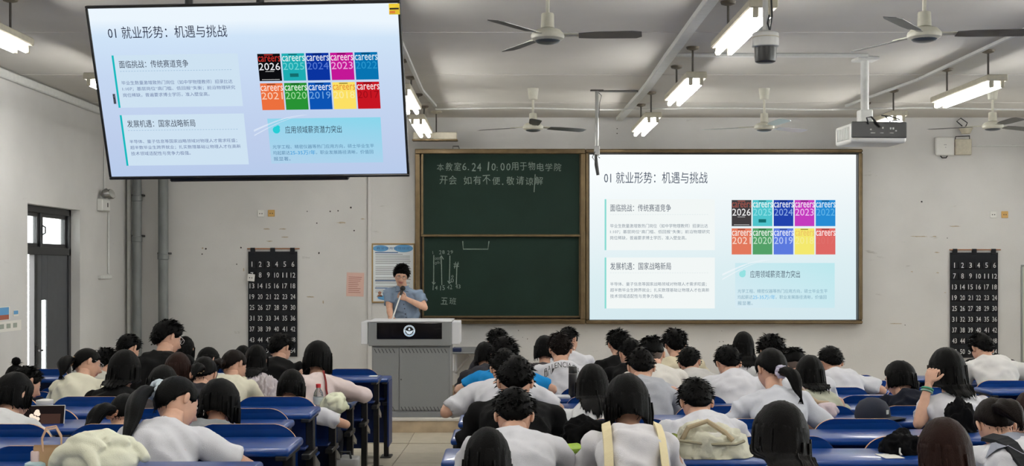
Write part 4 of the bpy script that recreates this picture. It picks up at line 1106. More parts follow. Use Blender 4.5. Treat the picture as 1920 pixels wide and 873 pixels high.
M_SKIN = mat('skin', (203, 160, 136), .5, var=.07, vscale=25, spec=.35)
M_LIP = mat('lip', (176, 110, 100), .45); M_EYE = mat('eye_white', (196, 186, 178), .35); M_IRIS = mat('iris', (26, 18, 14), .2)
HAIRC = {'black': (3, 3, 3), 'brown': (34, 19, 15), 'darkbrown': (17, 11, 9), 'soft': (6, 5, 5)}
def hair_mat(c): return mat('hair_'+c, HAIRC[c], .5, spec=.07, bump=.35, bscale=90, stretch=(3, 3, .4))
def cloth_mat(rgb, nm=None): return mat(nm or 'cloth_%d_%d_%d' % rgb, rgb, .9, bump=.25, bscale=350, spec=.15, var=.03, vscale=7)
PIX = []
def person(px, top, row, label, sex='f', hair='long', hc='black', shirt=(226, 226, 228), yaw=0, nod=0, roll=0, sleeve=.55, L=.3, S=None, arms=None, tail=None, tie=None, trous=(40, 42, 50), d_off=0.0, stand=None, glasses=None, neck_tk=.016, curl=.6, fine=None, x_off=0.0, collar=True, shirt_name='t_shirt', top_tk=None, amax=2.3, group='students seated at the blue desks', spk=0.9, side=0.0, neckline='crew', bow=None):
    rng = np.random.RandomState(int(px*7+top*13) % 10000)
    seed = float(rng.uniform(0, 50)); male = sex == 'm'
    if S is None: S = 1.0 if male else .95
    yaw_, nod_, roll_ = math.radians(yaw), math.radians(nod), math.radians(roll)
    hz = .92 if stand else .52
    yh = stand['y'] if stand else d_row(row)-.66+d_off
    fz = Z_PLAT if stand else floor_z(yh)
    sgn = -1 if stand else 1
    bow = bow if bow is not None else (.3 if hair == 'long' else .5 if hair == 'bob' else .72)
    def skel(th):
        a1, a2, a3 = math.radians(-4)+.35*th, .85*th, 1.3*th
        P = [V((0, 0, hz))]
        for a, l in ((a1, .16), (a2, .17), (a3, .17)): P.append(P[-1]+V((side, math.sin(a), math.cos(a)))*l)
        an = min(math.radians(70), math.radians(8)+(.35+bow)*th+nod_*.35); piv = P[3]+V((side*1.3, math.sin(an), math.cos(an)))*.078
        fi = min(math.radians(62), bow*th+nod_); R = rx(-fi) @ Matrix.Rotation(-yaw_, 3, 'Z') @ Matrix.Rotation(roll_, 3, 'Y')
        hcn = piv+rx(-fi) @ V((0, .022, .092))
        topz = hcn.z+math.sqrt((HC*math.cos(fi))**2+(HB*math.sin(fi))**2)+(top_tk or neck_tk)+.002
        return P, piv, R, hcn, topz, fi
    def err(th):
        P, piv, R, hcn, tz, fi = skel(th); d = yh+sgn*S*hcn.y
        return fz+S*tz-(CAM_H-(top-VY)/FPX*d)
    lo, hi = math.radians(0), math.radians(52)
    if stand: th = math.radians(stand['lean'])
    else:
        if err(lo) < 0: th = lo
        elif err(hi) > 0: th = hi
        else:
            for _ in range(30):
                m_ = (lo+hi)/2
                if err(m_) > 0: lo = m_
                else: hi = m_
            th = lo
        e = err(th)
        S = min(1.10, max(.84, S-e/skel(th)[4]))
    P, piv, R, hcn, topz, fi = skel(th)
    PIX.append((label[:40], round(math.degrees(th)), round(S, 2), round(err(th)*FPX/yh)))
    d = yh+sgn*S*hcn.y
    X = (px-VX)/FPX*d
    near = row is not None and row >= 4
    vox_b, vox_s = fine or ((.0115, .0135) if near else (.014, .017))
    # shoulders, arms
    shw = .172 if male else .148
    dn = (P[3]-P[2]).normalized(); fwd_t = V((0, dn.z, -dn.y))
    chest = 1.0 if male else .9
    sh = {s: P[3]-dn*.055+V((s*shw, 0, 0))+fwd_t*.012 for s in (-1, 1)}
    dz = (Z_PLAT+1.1 if stand else floor_z(d_row(row)-.2)+TOPZ); dzl = (dz-fz)/S+.03
    ydesk = .30/S
    el, wr, hd_dir = {}, {}, {}
    arms = arms or {}
    for s in (-1, 1):
        w = arms.get(s, {}).get('wrist'); pole = arms.get(s, {}).get('pole', V((s*.75, -.25, -.75)))
        if w is None: w = V((s*.09, max(ydesk+.06, sh[s].y+.18), dzl))
        if 'elbow' in arms.get(s, {}):
            e_ = V(arms[s]['elbow'])-sh[s]; el[s] = sh[s]+e_.normalized()*min(e_.length, .34)
            w_ = V(w)-el[s]; wr[s] = el[s]+w_.normalized()*min(w_.length, .255)
        else: el[s], wr[s] = ik(sh[s], V(w), .275, .245, V(pole))
        if s in arms and 'hand' in arms[s]: hd_dir[s] = (V(arms[s]['hand'][0]), V(arms[s]['hand'][1]))
        else: hd_dir[s] = ((wr[s]-el[s]).normalized()*V((1, 1, .3)), V((0, 0, 1)))
    f_ = chest
    st_p = [P[0]-V((0, 0, .05)), P[0], P[0].lerp(P[1], .6), P[1].lerp(P[2], .4), P[2], P[2].lerp(P[3], .55), P[2].lerp(P[3], .85), P[3]]
    st_x = [.16, .165, .150 if male else .135, .150 if male else .132, .163*f_, .165*f_, .14*f_, .07]
    st_y = [.11, .115, .105, .105, .118, .108, .088, .062]
    def torso(mb, inf, s_rng=None):
        ell_loft(mb, st_p, [q+inf for q in st_x], [q+inf for q in st_y])
        for s in (-1, 1):
            mb.tube([P[3]-dn*.03, sh[s]-V((s*.02, 0, 0))], [.058+inf, .055+inf], 12)
            ball(mb, sh[s], .058+inf)
    bmb = MB(); torso(bmb, -.014)
    ntop = piv+(hcn-piv)*.25
    nr = .057 if male else .049
    ell_loft(bmb, [P[3]-dn*.07, P[3], piv, ntop+V((0, 0, .02))], [nr+.02, nr+.004, nr, nr], [nr+.015, nr+.004, nr, nr], V((1, 0, 0)), 16)
    ar = 1.0 if male else .86
    for s in (-1, 1):
        bmb.tube([sh[s], sh[s].lerp(el[s], .5), el[s]], [.05*ar, .046*ar, .037*ar], 12); ball(bmb, el[s], .0385*ar)
        bmb.tube([el[s], el[s].lerp(wr[s], .3), wr[s]], [.037*ar, .040*ar, .026*ar], 12); ball(bmb, wr[s], .026*ar)
    bme = fuse(bmb, vox_b, 3)
    co = me_co(bme); nf = len(bme.polygons)
    full = MB(); full.v = [tuple(c) for c in co.tolist()]
    full.f = [tuple(p.vertices) for p in bme.polygons]; full.mi = [0]*nf
    bpy.data.meshes.remove(bme)
    H = lambda p: R @ V(p)+hcn
    full.add([H(p) for p in HEAD_V.tolist()], HEAD_F, 0); full.mi[-len(HEAD_F):] = HEAD_M
    for a, fcs in EARS: full.add([H(p) for p in a], fcs, 0)
    for a, fcs, mi in EYES: full.add([H(p) for p in a], fcs, mi)
    for s in (-1, 1):
        k = len(full.f); hand(full, wr[s], hd_dir[s][0], hd_dir[s][1], s, arms.get(s, {}).get('curl', .35), 1.0, .96 if male else .88)
    me = bpy.data.meshes.new('person'); me.from_pydata(full.v, [], full.f)
    for m in (M_SKIN, M_LIP, M_EYE, M_IRIS, hair_mat(hc)): me.materials.append(m)
    me.polygons.foreach_set('material_index', full.mi); me.polygons.foreach_set('use_smooth', [True]*len(full.f)); me.update()
    root = link('person', me); root.location = (X+x_off, yh, fz); root.scale = (S, S, S)
    if stand: root.rotation_euler = (0, 0, PI)
    tag(root, label, 'person', group)
    # shirt
    smb = MB()
    if neckline == 'off': ell_loft(smb, st_p[:6], [q+.005 for q in st_x[:6]], [q+.006 for q in st_y[:6]])
    else: torso(smb, .004)
    if sleeve > 0:
        for s in (-1, 1):
            if sleeve <= 1:
                q = sh[s].lerp(el[s], sleeve); loose = .018
                smb.tube([sh[s] if neckline == 'crew' else sh[s].lerp(el[s], .22), sh[s].lerp(el[s], sleeve*.6), q], [.056, .054*ar+loose*.6, .05*ar+loose], 14)
            else:
                q = el[s].lerp(wr[s], min(1, sleeve-1)); ls_ = .016
                smb.tube([sh[s], sh[s].lerp(el[s], .5), el[s]], [.056, .056, .052], 14); ball(smb, el[s], .052)
                smb.tube([el[s], el[s].lerp(q, .5), q], [.052, .05, .036], 14)
    sme = fuse(smb, vox_s, 3)
    wrinkle(sme, .0125, seed)
    sm_ = cloth_mat(shirt); sme.materials.append(sm_); sme.polygons.foreach_set('use_smooth', [True]*len(sme.polygons)); sme.name = shirt_name
    so = link(shirt_name, sme, root)
    if collar:
        nd = (piv-P[3]).normalized(); c0 = P[3]-dn*.008; lat = V((1, 0, 0)); fr_ = nd.cross(lat).normalized()*-1
        rp = [c0+lat*(math.cos(2*PI*k/22)*(nr+.019))+fr_*(math.sin(2*PI*k/22)*(nr+.019))-dn*(.022*max(0, math.sin(2*PI*k/22))) for k in range(23)]
        link('collar', MB().tube(rp, .0085, 6, cap=False).mesh('collar', sm_, 'all'), so)
    # trousers, shoes
    tm = trousers_mesh(bool(stand))
    to = link('trousers', tm, root)
    if not tm.materials: tm.materials.append(cloth_mat((44, 46, 54), 'trouser_cloth'))
    for s in (-1, 1): link('shoe', shoe_mesh(bool(stand), s), root)
    # hair
    sx_ = V((.075, 0, 0)); caps = [(P[1]+sx_, P[3]-dn*.07+sx_*.8, .107), (P[1]-sx_, P[3]-dn*.07-sx_*.8, .107), (P[0], P[1], .135), (P[1], P[2], .13), (P[2], P[3]-dn*.05, .115), (P[3]-dn*.04, piv, nr+.006), (P[3]-dn*.04, sh[-1], .068), (P[3]-dn*.04, sh[1], .068)]
    hm = hair_mat(hc); hmb = MB()
    tk = neck_tk
    def put(vs_, fs): hmb.add([H(p) for p in vs_], fs)
    if hair in ('short', 'bushy', 'bowl', 'fade', 'pony', 'bun', 'bob', 'long'):
        if hair == 'fade':
            put(*cap(hmb, .009, nape=-.03, front=.064, side=.03, top_tk=.02, rough=.004, seed=seed))
            fmb = MB(); v_, f2 = cap(fmb, .002, nape=-.082, front=.064, side=-.005, top_tk=.004, rough=.0, seed=seed)
            link('shaved_hair', MB().add([H(p) for p in v_], f2).mesh('shaved_hair', mat('stubble', (74, 62, 56), .8, bump=.3, bscale=600), 'all'), root)
        elif hair in ('bob', 'long'):
            put(*cap(hmb, tk, nape=-.06, front=.06, side=-.03, top_tk=top_tk or tk+.004, rough=.002, seed=seed, grooves=.0012, nu=56))
        elif hair in ('pony', 'bun'):
            put(*cap(hmb, tk*.75, nape=-.06, front=.062, side=-.0, top_tk=top_tk or tk, rough=.0015, seed=seed, grooves=.0014, nu=56))
        else:
            put(*cap(hmb, tk, nape=-.075 if hair == 'short' else -.085, side=-.005 if hair != 'bowl' else -.012, top_tk=top_tk or tk+.012, rough=.005 if hair != 'bowl' else .002, seed=seed))
        if hair in ('short', 'bushy', 'fade', 'bowl'):
            n = {'short': 300, 'bushy': 380, 'fade': 180, 'bowl': 260}[hair]
            u = rng.uniform(0, 2*PI, n); base = []; dr = []; ln_ = []
            for k in range(n):
                az = u[k]; zh = max(hairline(az), -.055)+.012 if hair != 'fade' else .045
                th0 = math.acos(max(-.95, min(.95, zh/HC)))*math.sqrt(rng.uniform(.0, .96)); dd = V((math.sin(th0)*math.sin(az), math.sin(th0)*math.cos(az), math.cos(th0)))
                tq = tk+((top_tk or tk+.012)-tk)*max(0, dd.z)**2-.003; e_ = V((dd.x*(HA+tq), dd.y*(HB+tq), dd.z*(HC+tq)))
                crown = V((0, -.5, .86)); tg = (dd-crown*dd.dot(crown)); tg = tg.normalized() if tg.length > .05 else V((rng.normal(), rng.normal(), 0)).normalized()
                nn = {'short': .16, 'bushy': .42, 'fade': .16, 'bowl': .1}[hair]*spk*(1.6 if dd.z > .75 else 1)
                v = tg+dd*nn+V(rng.normal(0, .22, 3).tolist())
                base.append(H(e_)); dr.append(R @ v); ln_.append(rng.uniform(.018, .04)*(1.2 if hair == 'bushy' else .9)*(1.15 if dd.z > .5 else .75))
            hmb.add(*[x if i else x.tolist() for i, x in enumerate(clumps(np.array(base), np.array(dr), np.array(ln_), .0055, .3))])
        if hair in ('bob', 'long'):
            nu_, ns = 46, max(8, int(L/.022)+3)
            outer, inner = [], []
            for k in range(nu_):
                t = k/(nu_-1); az = PI+(t*2-1)*amax        # from one side of the face round the back
                side = abs(t*2-1)
                zz = .012+.03*side; th0 = math.acos(zz/HC); dd = V((math.sin(th0)*math.sin(az), math.sin(th0)*math.cos(az), math.cos(th0)))
                q = tk+.002+.0022*math.sin(az*37+seed)+.002*math.sin(az*17)
                p = H((dd.x*(HA+q), dd.y*(HB+q), dd.z*(HC+q))); cen = H((0, -.01, 0))
                hd = (R @ V((dd.x*.06, dd.y*.06-.0, -1))).normalized()
                Lk = L*(1+.10*mnoise.noise((az*2.2+seed, 0, 0))+.05*math.sin(az*23+seed))*(1-.12*side)
                oc = []; step = Lk/(ns-1); nrm_ = []; back_d = (-(P[3]-P[2]).normalized()+V((0, -.3, 0))).normalized()
                for j in range(ns):
                    oc.append(p)
                    w = min(1, j*step/.13); dv = (hd*(1-w)+V((0, -.02, -1))*w).normalized()
                    tow = (cen-p); tow.z = 0
                    if j*step > .08: dv = (dv+tow.normalized()*(.10 if hair == 'bob' else .05)).normalized()
                    for nn_ in nrm_:
                        k_ = dv.dot(nn_)
                        if k_ < 0: dv = dv-nn_*k_; bd_ = back_d-nn_*back_d.dot(nn_); dv = dv+bd_*(.5+1.2*max(0, nn_.z))
                    dv.normalize(); nrm_ = []
                    p = push(p+dv*step, caps, .012+.0015*math.sin(az*29+j*.3+seed), nrm_)
                    p = p+V((mnoise.noise((az*3, j*.25, seed)), mnoise.noise((az*3+9, j*.25, seed)), 0))*.0022
                if hair == 'long':
                    sa_ = math.sin((az-PI)); xk = -sa_*(.088 if abs(az-PI) < PI/2 else .088+.012*(abs(az-PI)-PI/2))
                    xk = max(-.105, min(.105, xk))
                    p0 = oc[0]; p1 = p0+hd*.085; ofs = .016+.003*math.sin(az*29+seed)
                    q = back_pt(P, .90, xk, ofs+.006)[0]; qd = -back_pt(P, .9, xk)[1]
                    if q.z > p1.z-.01: q = V((q.x, min(q.y, p1.y-.01), q.z))
                    path = [p0, p0.lerp(p1, .5)]+bez(p1, p1+hd*.05, q-qd*.05+V((0, -.02, .01)), q)
                    for zz_ in range(1, 22): path.append(back_pt(P, max(.02, .90-zz_*.04), xk*(1+.0*zz_), ofs)[0]+V((mnoise.noise((az*3, zz_*.25, seed)), 0, 0))*.006)
                    oc = resample(cut_len(path, Lk), ns)
                outer.append(oc)
                ic = []
                for j, pp in enumerate(oc):
                    tw = (cen-pp); tw.z *= .2; tw = tw.normalized() if hair == 'bob' or j < ns*.35 else V((0, .7, -.7)); thk = .022*(1-.75*(j/(ns-1))**2)
                    ic.append(pp+tw*thk)
                inner.append(ic)
            vs_ = [p for oc in outer for p in oc]+[p for ic in inner for p in ic]; O = nu_*ns; fs = []
            for k in range(nu_-1):
                for j in range(ns-1):
                    a = k*ns+j; fs.append((a, a+1, a+ns+1, a+ns)); fs.append((O+a, O+a+ns, O+a+ns+1, O+a+1))
                a = k*ns+ns-1; fs.append((a, O+a, O+a+ns, a+ns)); a = k*ns; fs.append((a, a+ns, O+a+ns, O+a))
            for kk in (0, nu_-1):
                for j in range(ns-1):
                    a = kk*ns+j; fs.append((a, O+a, O+a+1, a+1))
            hmb.add(vs_, fs)
            for q in range(16):      # loose locks
                k = rng.randint(0, nu_); oc = outer[k]; j0 = rng.randint(0, max(1, ns//2)); pts = [p+(p-H((0, -.01, p.z*0))).normalized()*.003 for p in oc[j0:]]
                if len(pts) < 3: continue
                pts.append(pts[-1]+V((rng.normal(0, .006), rng.normal(0, .006), -.02))); nr_ = len(pts)
                hmb.tube(pts, [.0055*(1-.8*i/(nr_-1)) for i in range(nr_)], 4)
        if hair in ('pony', 'bun'):
            base, dr = [], []
            for k in range(44):
                az = rng.uniform(.7, 2*PI-.7); zh = hairline(az, -.06, .062, 0)+rng.uniform(-.004, .012); th0 = math.acos(max(-.95, min(.95, zh/HC)))
                dd = V((math.sin(th0)*math.sin(az), math.sin(th0)*math.cos(az), math.cos(th0))); base.append(H((dd.x*(HA+.004), dd.y*(HB+.004), dd.z*(HC+.004))))
                dr.append(R @ V((dd.x*.2+rng.normal(0, .2), -.5+rng.normal(0, .3), -.7+rng.normal(0, .3))))
            hmb.add(*[x if i else x.tolist() for i, x in enumerate(clumps(np.array(base), np.array(dr), rng.uniform(.010, .024, 44), .0018, .3))])
            tl_ = tail or {}
            o0 = H(tl_.get('at', (0, -.098, .03))); out = (R @ V(tl_.get('dir', (0, -1, .25)))).normalized()
            if hair == 'pony':
                Lt = tl_.get('L', .28); ns = 16; p = o0; pts = [p-out*.02]; dv = out; nrm_ = []; back_d = (-(P[3]-P[2]).normalized()+V((0, -.3, 0))).normalized()
                for j in range(ns):
                    w = min(1, (j*Lt/ns)/.07); dv = (out*(1-w)+V((tl_.get('dx', 0), -.06, -1))*w).normalized(); 
                    for nn_ in nrm_:
                        k_ = dv.dot(nn_)
                        if k_ < 0: dv = dv-nn_*k_; bd_ = back_d-nn_*back_d.dot(nn_); dv = dv+bd_*(.5+1.2*max(0, nn_.z))
                    dv.normalize(); nrm_ = []
                    p = push(p+dv*Lt/ns, caps, .03, nrm_); pts.append(p)
                if 'bx' in tl_:
                    q = back_pt(P, .86, tl_['bx'], .035)[0]; qd = -back_pt(P, .86, 0)[1]
                    path = bez(o0-out*.02, o0+out*.09, q-qd*.08+V((0, -.03, .02)), q, 10)
                    for zz_ in range(1, 20): path.append(back_pt(P, max(.02, .86-zz_*.04), tl_['bx']+tl_.get('drift', 0)*zz_*.01, .03)[0])
                    pts = resample(cut_len(path, Lt), ns+1)
                rmax = tl_.get('r', .03); n_ = len(pts)
                rad_ = [rmax*(.62 if i < 2 else 1)*(min(1, .6+i*.12))*(1-max(0, (i/(n_-1)-.45)/.55)**1.6*.88) for i in range(n_)]
                vs_ = []; ncs = 20; lat = V((1, 0, 0))
                for i, pp in enumerate(pts):
                    tt = (pts[min(i+1, n_-1)]-pts[max(i-1, 0)]).normalized(); n1 = tt.cross(lat)
                    n1 = n1.normalized() if n1.length > .1 else V((0, 1, 0)); l1 = n1.cross(tt).normalized()
                    for k in range(ncs):
                        a = 2*PI*k/ncs; rr_ = rad_[i]*(1+.10*math.sin(a*7+seed)+.06*math.sin(a*4+i*.3)); vs_.append(pp+l1*(math.cos(a)*rr_*1.1)+n1*(math.sin(a)*rr_*.8))
                fs = [(i*ncs+k, i*ncs+(k+1) % ncs, (i+1)*ncs+(k+1) % ncs, (i+1)*ncs+k) for i in range(n_-1) for k in range(ncs)]+[tuple(range(ncs)), tuple((n_-1)*ncs+k for k in range(ncs-1, -1, -1))]
                hmb.add(vs_, fs)
                for q in range(12):
                    off = V((rng.normal(0, .5), rng.normal(0, .5), 0)); hmb.tube([pp+off*rad_[i]*.95 for i, pp in enumerate(pts[2:], 2)]+[pts[-1]+off*.02+V((0, 0, -.03))], [.004]*(n_-2)+[.001], 4)
            else:
                bc = o0+out*.03
                for q in range(9):
                    a0 = rng.uniform(0, 2*PI, 2); pts = []
                    ax = Matrix.Rotation(a0[0], 3, 'X') @ Matrix.Rotation(a0[1], 3, 'Z')
                    for k in range(11): pts.append(bc+ax @ V((math.cos(k*.63), math.sin(k*.63), .0))*tl_.get('r', .03))
                    hmb.tube(pts, .011, 6)
                ball(hmb, bc, tl_.get('r', .03))
                base = []; dr = []
                for k in range(34):
                    v = V(rng.normal(0, 1, 3).tolist()).normalized(); base.append(bc+v*.025); dr.append(v+V((0, 0, .3)))
                hmb.add(*[x if i else x.tolist() for i, x in enumerate(clumps(np.array(base), np.array(dr), rng.uniform(.02, .05, 34), .004, .3))])
            if tie:
                tb = MB(); l1 = (R @ V((1, 0, 0))); n1 = out.cross(l1).normalized(); rr0 = tie.get('r', .026); pts = []
                for k in range(33):
                    a = 2*PI*k/32; q = rr0*(1+.12*math.sin(a*9)); pts.append(o0+out*(.006+.008*math.sin(a*7))+l1*(math.cos(a)*q)+n1*(math.sin(a)*q))
                tb.tube(pts, tie.get('t', .012), 8, cap=False); tb.build(tie.get('name', 'scrunchie'), cloth_mat(tie['rgb']), root, 'all')
    link('hair', hmb.mesh('hair', hm, 'all'), root)
    if glasses:
        g = MB()
        for s in (-1, 1):
            g.tube([H((s*.034+.022*math.cos(2*PI*k/16), .104, .004+.017*math.sin(2*PI*k/16))) for k in range(17)], .0017, 5, cap=False)
            g.tube([H((s*.056, .102, .008)), H((s*.078, .07, .01)), H((s*.083, -.005, .012)), H((s*.08, -.022, -.004))], .0018, 5)
        g.tube([H((-.012, .105, .008)), H((0, .108, .011)), H((.012, .105, .008))], .0017, 5)
        g.build('glasses', mat(*glasses), root, 'all')
    info = dict(root=root, H=H, R=R, hcn=hcn, P=P, piv=piv, sh=sh, el=el, wr=wr, dn=dn, shirt=so, S=S, nr=nr, hm=hm, fwd=fwd_t, st_y=st_y, hd=hd_dir, X=X, yh=yh, fz=fz)
    return info
# ================================================================ THE SPEAKER
SPK = person(750, 493, None, 'man in a blue grey short-sleeved shirt and glasses speaking into a microphone at the lectern', 'm', 'bowl', 'black', (122, 138, 158), yaw=-6, nod=6, roll=-9, sleeve=.62,
             stand=dict(y=14.3, lean=13), S=.985, neck_tk=.024, top_tk=.034, fine=(.0075, .008), glasses=('glasses_frame', (96, 80, 74), .3), group='speaker at the front', shirt_name='buttoned_shirt', x_off=.087, side=.125,
             arms={-1: dict(elbow=(-.20, .14, 1.19), wrist=(.015, .25, 1.30), hand=((.6, .35, .3), (-.2, .8, -.2)), curl=.95),
                   1: dict(elbow=(.21, .16, 1.17), wrist=(.19, .28, 1.09), hand=((-.15, .5, -.55), (.25, .6, .6)), curl=1.0)})
del SPK['root']['group']
r_ = SPK['root']; P_ = SPK['P']; dn_ = SPK['dn']
M_SHIRT = mat('cloth_122_138_158', (122, 138, 158)); M_BTN = mat('shirt_button', (60, 66, 78), .4)
def on_front(info, zt, x, off=.0):
    P = info['P']; Ls = [.16, .17, .17]; s_ = zt*.5; i = 0
    while i < 2 and s_ > Ls[i]: s_ -= Ls[i]; i += 1
    c = P[i].lerp(P[i+1], s_/Ls[i]); d = (P[i+1]-P[i]).normalized(); n = V((0, d.z, -d.y))
    return c+V((x, 0, 0))+n*(.122*math.sqrt(max(.05, 1-(x/.165)**2))+off), d, n
pl = MB()
for k in range(6):
    p, d, n = on_front(SPK, .18+k*.13, 0, .006); pl.bm((lambda b: (bmesh.ops.create_uvsphere(b, u_segments=8, v_segments=6, radius=.0075), bmesh.ops.transform(b, matrix=Matrix.Translation(p), verts=b.verts), b)[2])(bmesh.new()))
pl.build('shirt_button', M_BTN, SPK['shirt'], True)
pl = MB()
pts = [on_front(SPK, .02+k*.08, 0, .0045)[0] for k in range(12)]
for a, b in zip(pts[:-1], pts[1:]): pl.add([a+V((-.016, 0, 0)), a+V((.016, 0, 0)), b+V((.016, 0, 0)), b+V((-.016, 0, 0)), a+V((-.016, -.01, 0)), a+V((.016, -.01, 0)), b+V((.016, -.01, 0)), b+V((-.016, -.01, 0))], [(0, 1, 2, 3), (0, 4, 5, 1), (3, 2, 6, 7), (0, 3, 7, 4), (1, 5, 6, 2)])
pl.build('button_placket', M_SHIRT, SPK['shirt'])
# shirt collar leaves
for s in (-1, 1):
    q = SPK['piv']; c0 = P_[3]
    a = c0+V((s*.02, .085, -.02)); b = c0+V((s*.075, .03, .035)); c = c0+V((s*.075, .07, -.035)); e = c0+V((s*.03, .06, .03)); b2 = c0+V((s*.06, -.05, .045))
    o = V((0, .012, .004))
    MB().add([a, c, b, e, a+o, c+o, b+o, e+o], [(0, 1, 2, 3), (7, 6, 5, 4), (0, 4, 5, 1), (1, 5, 6, 2), (2, 6, 7, 3), (3, 7, 4, 0)]).build('collar_leaf', M_SHIRT, SPK['shirt'])
# microphone with a long white stalk held in both hands
mw = r_.matrix_basis
def w_of(info, p): return Matrix.Translation(info['root'].location) @ (info['root'].rotation_euler.to_matrix().to_4x4() @ (Matrix.Scale(info['S'], 4) @ V(p)))
wl_, wr_ = w_of(SPK, SPK['wr'][-1]+SPK['hd'][-1][0].normalized()*.085), w_of(SPK, SPK['wr'][1]+SPK['hd'][1][0].normalized()*.085)
FSH = V((0, -.018, 0))
a, b = wr_+FSH, wl_+FSH; dd_ = (b-a).normalized()
mic = thing('microphone', 'black microphone on a white stalk held by the speaker', 'microphone', a-dd_*.05)
o_ = mic.location
MB().tube([V((0, 0, 0)), (b+dd_*.02)-o_], .0085, 10).build('stalk', M_WHITE, mic, True)
MB().tube([(b+dd_*.01)-o_, (b+dd_*.075)-o_], [.013, .017], 12).build('handle', M_BLACK, mic, True)
ball_b = MB(); ball(ball_b, (b+dd_*.095)-o_, .03); ball_b.build('foam_head', mat('black_foam', (16, 16, 17), .95, bump=.4, bscale=500), mic, True)

# ================================================================ THE STUDENTS
W_ = (212, 212, 216); CR = (224, 220, 198); BK = (9, 9, 10); NV = (14, 18, 30)
C = {}
def P1(key, *a, **k): C[key] = person(*a, **k)
# ---- left block
P1('L1', 26, 697, 6, 'woman in a pale grey tee with pinned-back hair, at the left edge behind a tablet', 'f', 'bob', 'black', (206, 206, 204), yaw=26, L=.13, amax=1.9, tail=None)
P1('L2', 49, 687, 4, 'person in navy top leaning right, near the left edge below the door', 'f', 'short', 'black', NV, yaw=40)
P1('L3', 28, 682, 2, 'person with a messy topknot beside the doorway', 'f', 'bun', 'black', (60, 60, 66), tail=dict(at=(0, -.06, .11), dir=(0, -.4, 1), r=.03))
P1('L4', 163, 651, 3, 'woman in glasses and cream top with a low ponytail, turned to the right', 'f', 'pony', 'black', CR, yaw=52, tail=dict(at=(-.01, -.10, .0), L=.30, r=.042, bx=-.09), tie=dict(rgb=(214, 180, 140), r=.03, t=.007, name='hair_tie'), glasses=('silver_frame', (190, 190, 190), .3))
P1('L5', 197, 653, 2, 'person with spiky black hair between the ponytail woman and the long haired woman', 'm', 'bushy', 'black', (200, 198, 186), yaw=10)
P1('L6', 233, 655, 4, 'woman with long black hair and a black top with a white neckline stripe', 'f', 'long', 'black', BK, L=.26, neck_tk=.03)
P1('L7', 241, 627, 1, 'boy in the second row before the grey corner pipes', 'm', 'short', 'black', (210, 205, 190), yaw=25)
P1('L8', 314, 600, 2, 'tall man in black tee and white glasses, below the television', 'm', 'short', 'black', BK, yaw=42, glasses=('white_frame', (220, 220, 220), .3), neck_tk=.024, S=1.08)
P1('L9', 346, 630, 0, 'person with shoulder-length black hair just behind the man in white glasses', 'f', 'bob', 'black', BK, L=.16)
P1('L10', 333, 660, 3, 'person with reddish brown hair in front of the man in white glasses', 'f', 'bob', 'brown', (60, 48, 46), L=.14, neck_tk=.022)
P1('L11', 391, 650, 1, 'woman with hair clip and glasses, face turned right, left of the phone hanger', 'f', 'bob', 'black', (210, 210, 204), yaw=38, L=.15, glasses=('dark_frame', (40, 36, 34), .3))
P1('L12', 382, 667, 4, 'woman with black hair tied by a pale clip, left-centre', 'f', 'pony', 'black', (40, 40, 44), tail=dict(at=(0, -.10, -.02), L=.2, r=.035, bx=.0), tie=dict(rgb=(196, 180, 140), r=.024, t=.006, name='hair_clip'))
P1('L13', 305, 684, 5, 'dark haired person bowed behind the white scrunchie woman', 'f', 'bob', 'black', (50, 46, 48), L=.14)
P1('L15', 233, 735, 6, 'woman in white with a ponytail held by brown beads', 'f', 'pony', 'black', W_, tail=dict(at=(-.04, -.10, -.045), L=.30, r=.042, bx=-.09, drift=-.3), tie=dict(rgb=(150, 110, 90), r=.03, t=.009, name='bead_tie'))
P1('L14', 345, 703, 7, 'woman in a white tee with a high ponytail and white scrunchie, arm on the desk', 'f', 'pony', 'black', W_, yaw=38, nod=6, tail=dict(at=(-.045, -.085, .05), dir=(-.7, -.8, .1), L=.50, r=.034, bx=-.115, drift=.1), tie=dict(rgb=(206, 218, 226), r=.032, t=.018), x_off=-.03, arms={1: dict(elbow=(.35, .30, .74), wrist=(.12, .42, .77))}, sleeve=.72)
P1('L16', 412, 708, 6, 'woman in an off-shoulder grey top with a white hair stick', 'f', 'bob', 'black', (122, 124, 126), yaw=30, L=.17, neck_tk=.026, collar=False, neckline='off', sleeve=.7)
P1('L17', 439, 654, 3, 'woman with a brown ponytail and a cream hooded jacket', 'f', 'pony', 'darkbrown', CR, yaw=35, sleeve=1.9, tail=dict(at=(-.02, -.1, -.03), L=.17, r=.04, bx=-.03), tie=dict(rgb=(40, 30, 28), r=.024, t=.006, name='hair_tie'))
P1('L18', 480, 646, 2, 'woman with long straight black hair before the left phone hanger', 'f', 'long', 'black', (206, 196, 200), L=.32)
P1('L19', 455, 647, 0, 'dark haired person half hidden left of the phone hanger', 'f', 'bob', 'black', (70, 66, 66), L=.12)
P1('L20', 526, 625, 1, 'boy in black in front of the phone hanger numbers', 'm', 'short', 'black', BK, yaw=28, neck_tk=.026)
P1('L22', 601, 655, 2, 'long haired person hidden behind the woman in pale pink', 'f', 'long', 'black', BK, L=.2)
P1('L21', 588, 638, 3, 'woman in a pale pink blouse with a low knot, elbow out to the right', 'f', 'bob', 'black', (222, 206, 202), yaw=20, L=.16, sleeve=1.75, neck_tk=.024, x_off=.03, arms={1: dict(elbow=(.36, .30, .80), wrist=(.1, .42, .80))})
P1('L23', 540, 691, 4, 'woman with a black bob in a loose white tee, bent over her desk', 'f', 'bob', 'black', W_, L=.17, neck_tk=.024, x_off=.02, sleeve=.8, arms={1: dict(elbow=(.42, .28, .74), wrist=(.14, .42, .78))})
